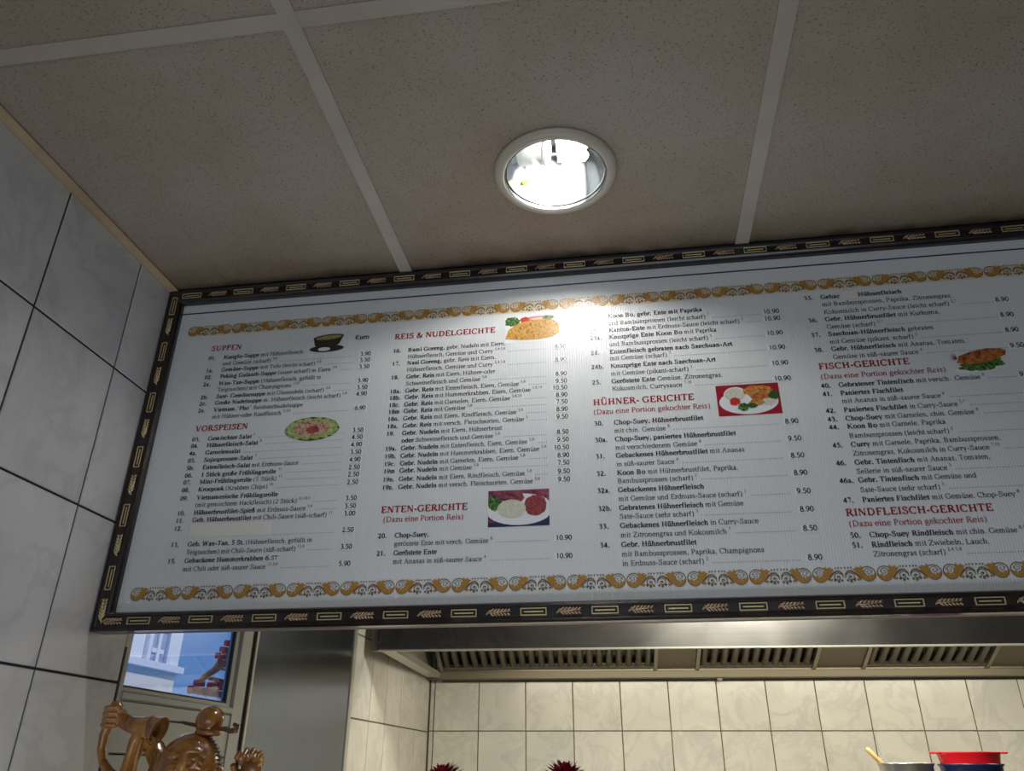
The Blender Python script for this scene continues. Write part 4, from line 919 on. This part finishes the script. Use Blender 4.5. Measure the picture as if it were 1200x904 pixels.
bloom((-.172, 1.315, -.036), .034, 3, .03, 'lower red chrysanthemum third from the left, only its petal tips showing')
bloom((-.111, 1.295, -.015), .037, 4, .08, 'largest red chrysanthemum at the right end of the row')

# ---- shelf with pot, spoon, tub and sieve
sh = empty('steel_shelf', (.95, 2.8, FL), 'stainless steel shelf carrying pots in front of the tiled back wall', 'shelf')
m = MB(); m.box((.45, 2.66, -.215), (1.5, 2.96, -.20), bev=.002); m.build('shelf_top', M_steel, sh)
for x in (.47, 1.48):
    for y in (2.68, 2.94):
        m = MB(); m.box((x-.015, y-.015, FL), (x+.015, y+.015, -.2155)); m.build('leg', M_steel, sh)
pc = (.813, 2.80, -.20)
pt = empty('cooking_pot', pc, 'steel cooking pot with a wooden spoon in it, left of the red sieve', 'pot')
m = MB(); m.lathe([(0, 0), (.070, 0), (.074, .004), (.0765, .215), (.081, .2215), (.0815, .2245), (.079, .2255), (.0745, .218), (.072, .006), (0, .006)], pc, 56); m.build('pot_body', M_pot, pt)
m = MB()
for s2 in (-1, 1): m.tube([(pc[0]+s2*.03, pc[1]-.075, pc[2]+.16), (pc[0]+s2*.03, pc[1]-.10, pc[2]+.165)], .004, 8)
m.tube([(pc[0]-.033, pc[1]-.10, pc[2]+.165), (pc[0]+.033, pc[1]-.10, pc[2]+.165)], .005, 8); m.build('handle', M_pot, pt)
m = MB(); a0 = atY(1015, 877, 2.79); a1 = atY(1037, 899, 2.80)
dirv = (a1-a0).normalized(); e1 = a0+dirv*.16
m.tube([a0, a0+dirv*.006, a0+dirv*.05, e1, e1+dirv*.03], [.002, .0075, .007, .006, .014], 12); tag(m.build('wooden_spoon', M_spoon), 'worn wooden spoon handle leaning out of the steel pot', 'spoon')
tc = (1.0, 2.80, -.20)
m = MB(); m.lathe([(0, 0), (.064, 0), (.068, .004), (.086, .215), (.091, .219), (.091, .223), (.085, .2235), (.066, .008), (0, .008)], tc, 56)
tag(m.build('plastic_tub', M_bowl), 'dark blue plastic tub under the red sieve', 'tub')
sv = empty('plastic_sieve', (1.0, 2.80, .0238), 'red plastic sieve resting on the dark blue tub', 'sieve')
m = MB(); m.lathe([(0, -.05), (.05, -.045), (.072, -.02), (.0815, .000), (.0865, .024), (.0900, .028), (.0905, .0305), (.087, .0315), (.083, .026), (.078, .001), (.069, -.018), (.048, -.042), (0, -.046)], (1.0, 2.80, .0243), 56); m.build('sieve_bowl', M_sieve, sv)
for s2 in (-1, 1):
    m = MB(); cx = 1.0+s2*.094; z = .0535
    m.tube([(cx-s2*.006, 2.77, z), (cx+s2*.010, 2.78, z), (cx+s2*.014, 2.80, z), (cx+s2*.010, 2.82, z), (cx-s2*.006, 2.83, z)], .003, 8); m.build('handle', M_sieve, sv)

# ================================================================= OUTSIDE THE DOOR
bd = empty('far_building', (-9.5, 12, -3), 'cream building with a pale window seen through the glazed door', 'building')
XF = -9
e_y = atX(209, 770, XF).y; lz = atX(175, 784, XF).z
m = MB(); m.box((XF-4, 4, -3), (XF, e_y, lz)); m.build('lower_wall', M_facade, bd)
m = MB(); m.box((XF-4, 4, lz+.12), (XF+.02, e_y, 9)); m.build('upper_wall', M_facadew, bd)
m = MB(); m.box((XF-4, 4, lz), (XF+.14, e_y+.06, lz+.12)); m.build('ledge', M_facadew, bd)
w0, w1 = atX(172, 775, XF), atX(191, 752, XF)
fr = MB()
for a_, b_ in (((XF+.02, w0.y-.2, w0.z-.1), (XF+.10, w0.y-.08, w1.z+.3)), ((XF+.02, w1.y+.08, w0.z-.1), (XF+.10, w1.y+.2, w1.z+.3)), ((XF+.02, w0.y-.08, w0.z-.1), (XF+.10, w1.y+.08, w0.z)), ((XF+.02, w0.y-.08, w1.z+.2), (XF+.10, w1.y+.08, w1.z+.3)), ((XF+.02, (w0.y+w1.y)/2-.05, w0.z), (XF+.07, (w0.y+w1.y)/2+.05, w1.z+.2)), ((XF+.02, w0.y, (w0.z+w1.z)/2-.04), (XF+.06, w1.y, (w0.z+w1.z)/2+.04))): fr.box(a_, b_)
fw_ = fr.build('window', M_facadew, bd)
m = MB(); m.box((XF+.018, w0.y-.08, w0.z), (XF+.03, w1.y+.08, w1.z+.2)); m.build('pane', M_pane, fw_)
sg = empty('outdoor_sign', atX(255, 815, -1.55), 'stepped red and orange sign seen through the right side of the door glass', 'sign')
XS = -1.55
def block(x0, y0, x1, y1, mt, nm='red_block', dx=0):
    A_, B_ = atX(215+x0/10.05, 740+y0/10.05, XS), atX(215+x1/10.05, 740+y1/10.05, XS)
    mb = MB(); mb.box((XS-.02+dx, A_.y, A_.z), (XS+dx, B_.y, B_.z), bev=.002); mb.build(nm, mt, sg)
for q_ in ((105, 640, 165, 745), (172, 570, 240, 655), (225, 660, 305, 770), (330, 600, 365, 780), (345, 690, 470, 790), (425, 560, 465, 700), (345, 540, 440, 600), (475, 180, 545, 262), (528, 105, 605, 195), (425, 250, 480, 335)): block(*q_, M_redl)
for q_ in ((480, 290, 600, 350), (430, 425, 600, 490), (555, 200, 600, 430), (480, 340, 505, 430)): block(*q_, M_orange, 'orange_block')
m = MB()
m.tube([atX(215+x/10.05, 740+y/10.05, XS-.01) for x, y in ((185, 590), (240, 540), (310, 490), (380, 440), (420, 350), (470, 240))], [.008, .012, .013, .015, .010, .006], 8); m.build('orange_band', M_orange, sg)
m = MB(); m.box((XS-.05, atX(290, 800, XS).y, -1.5), (XS-.02, atX(290, 800, XS).y+.04, .5)); m.build('post', M_orange, sg)
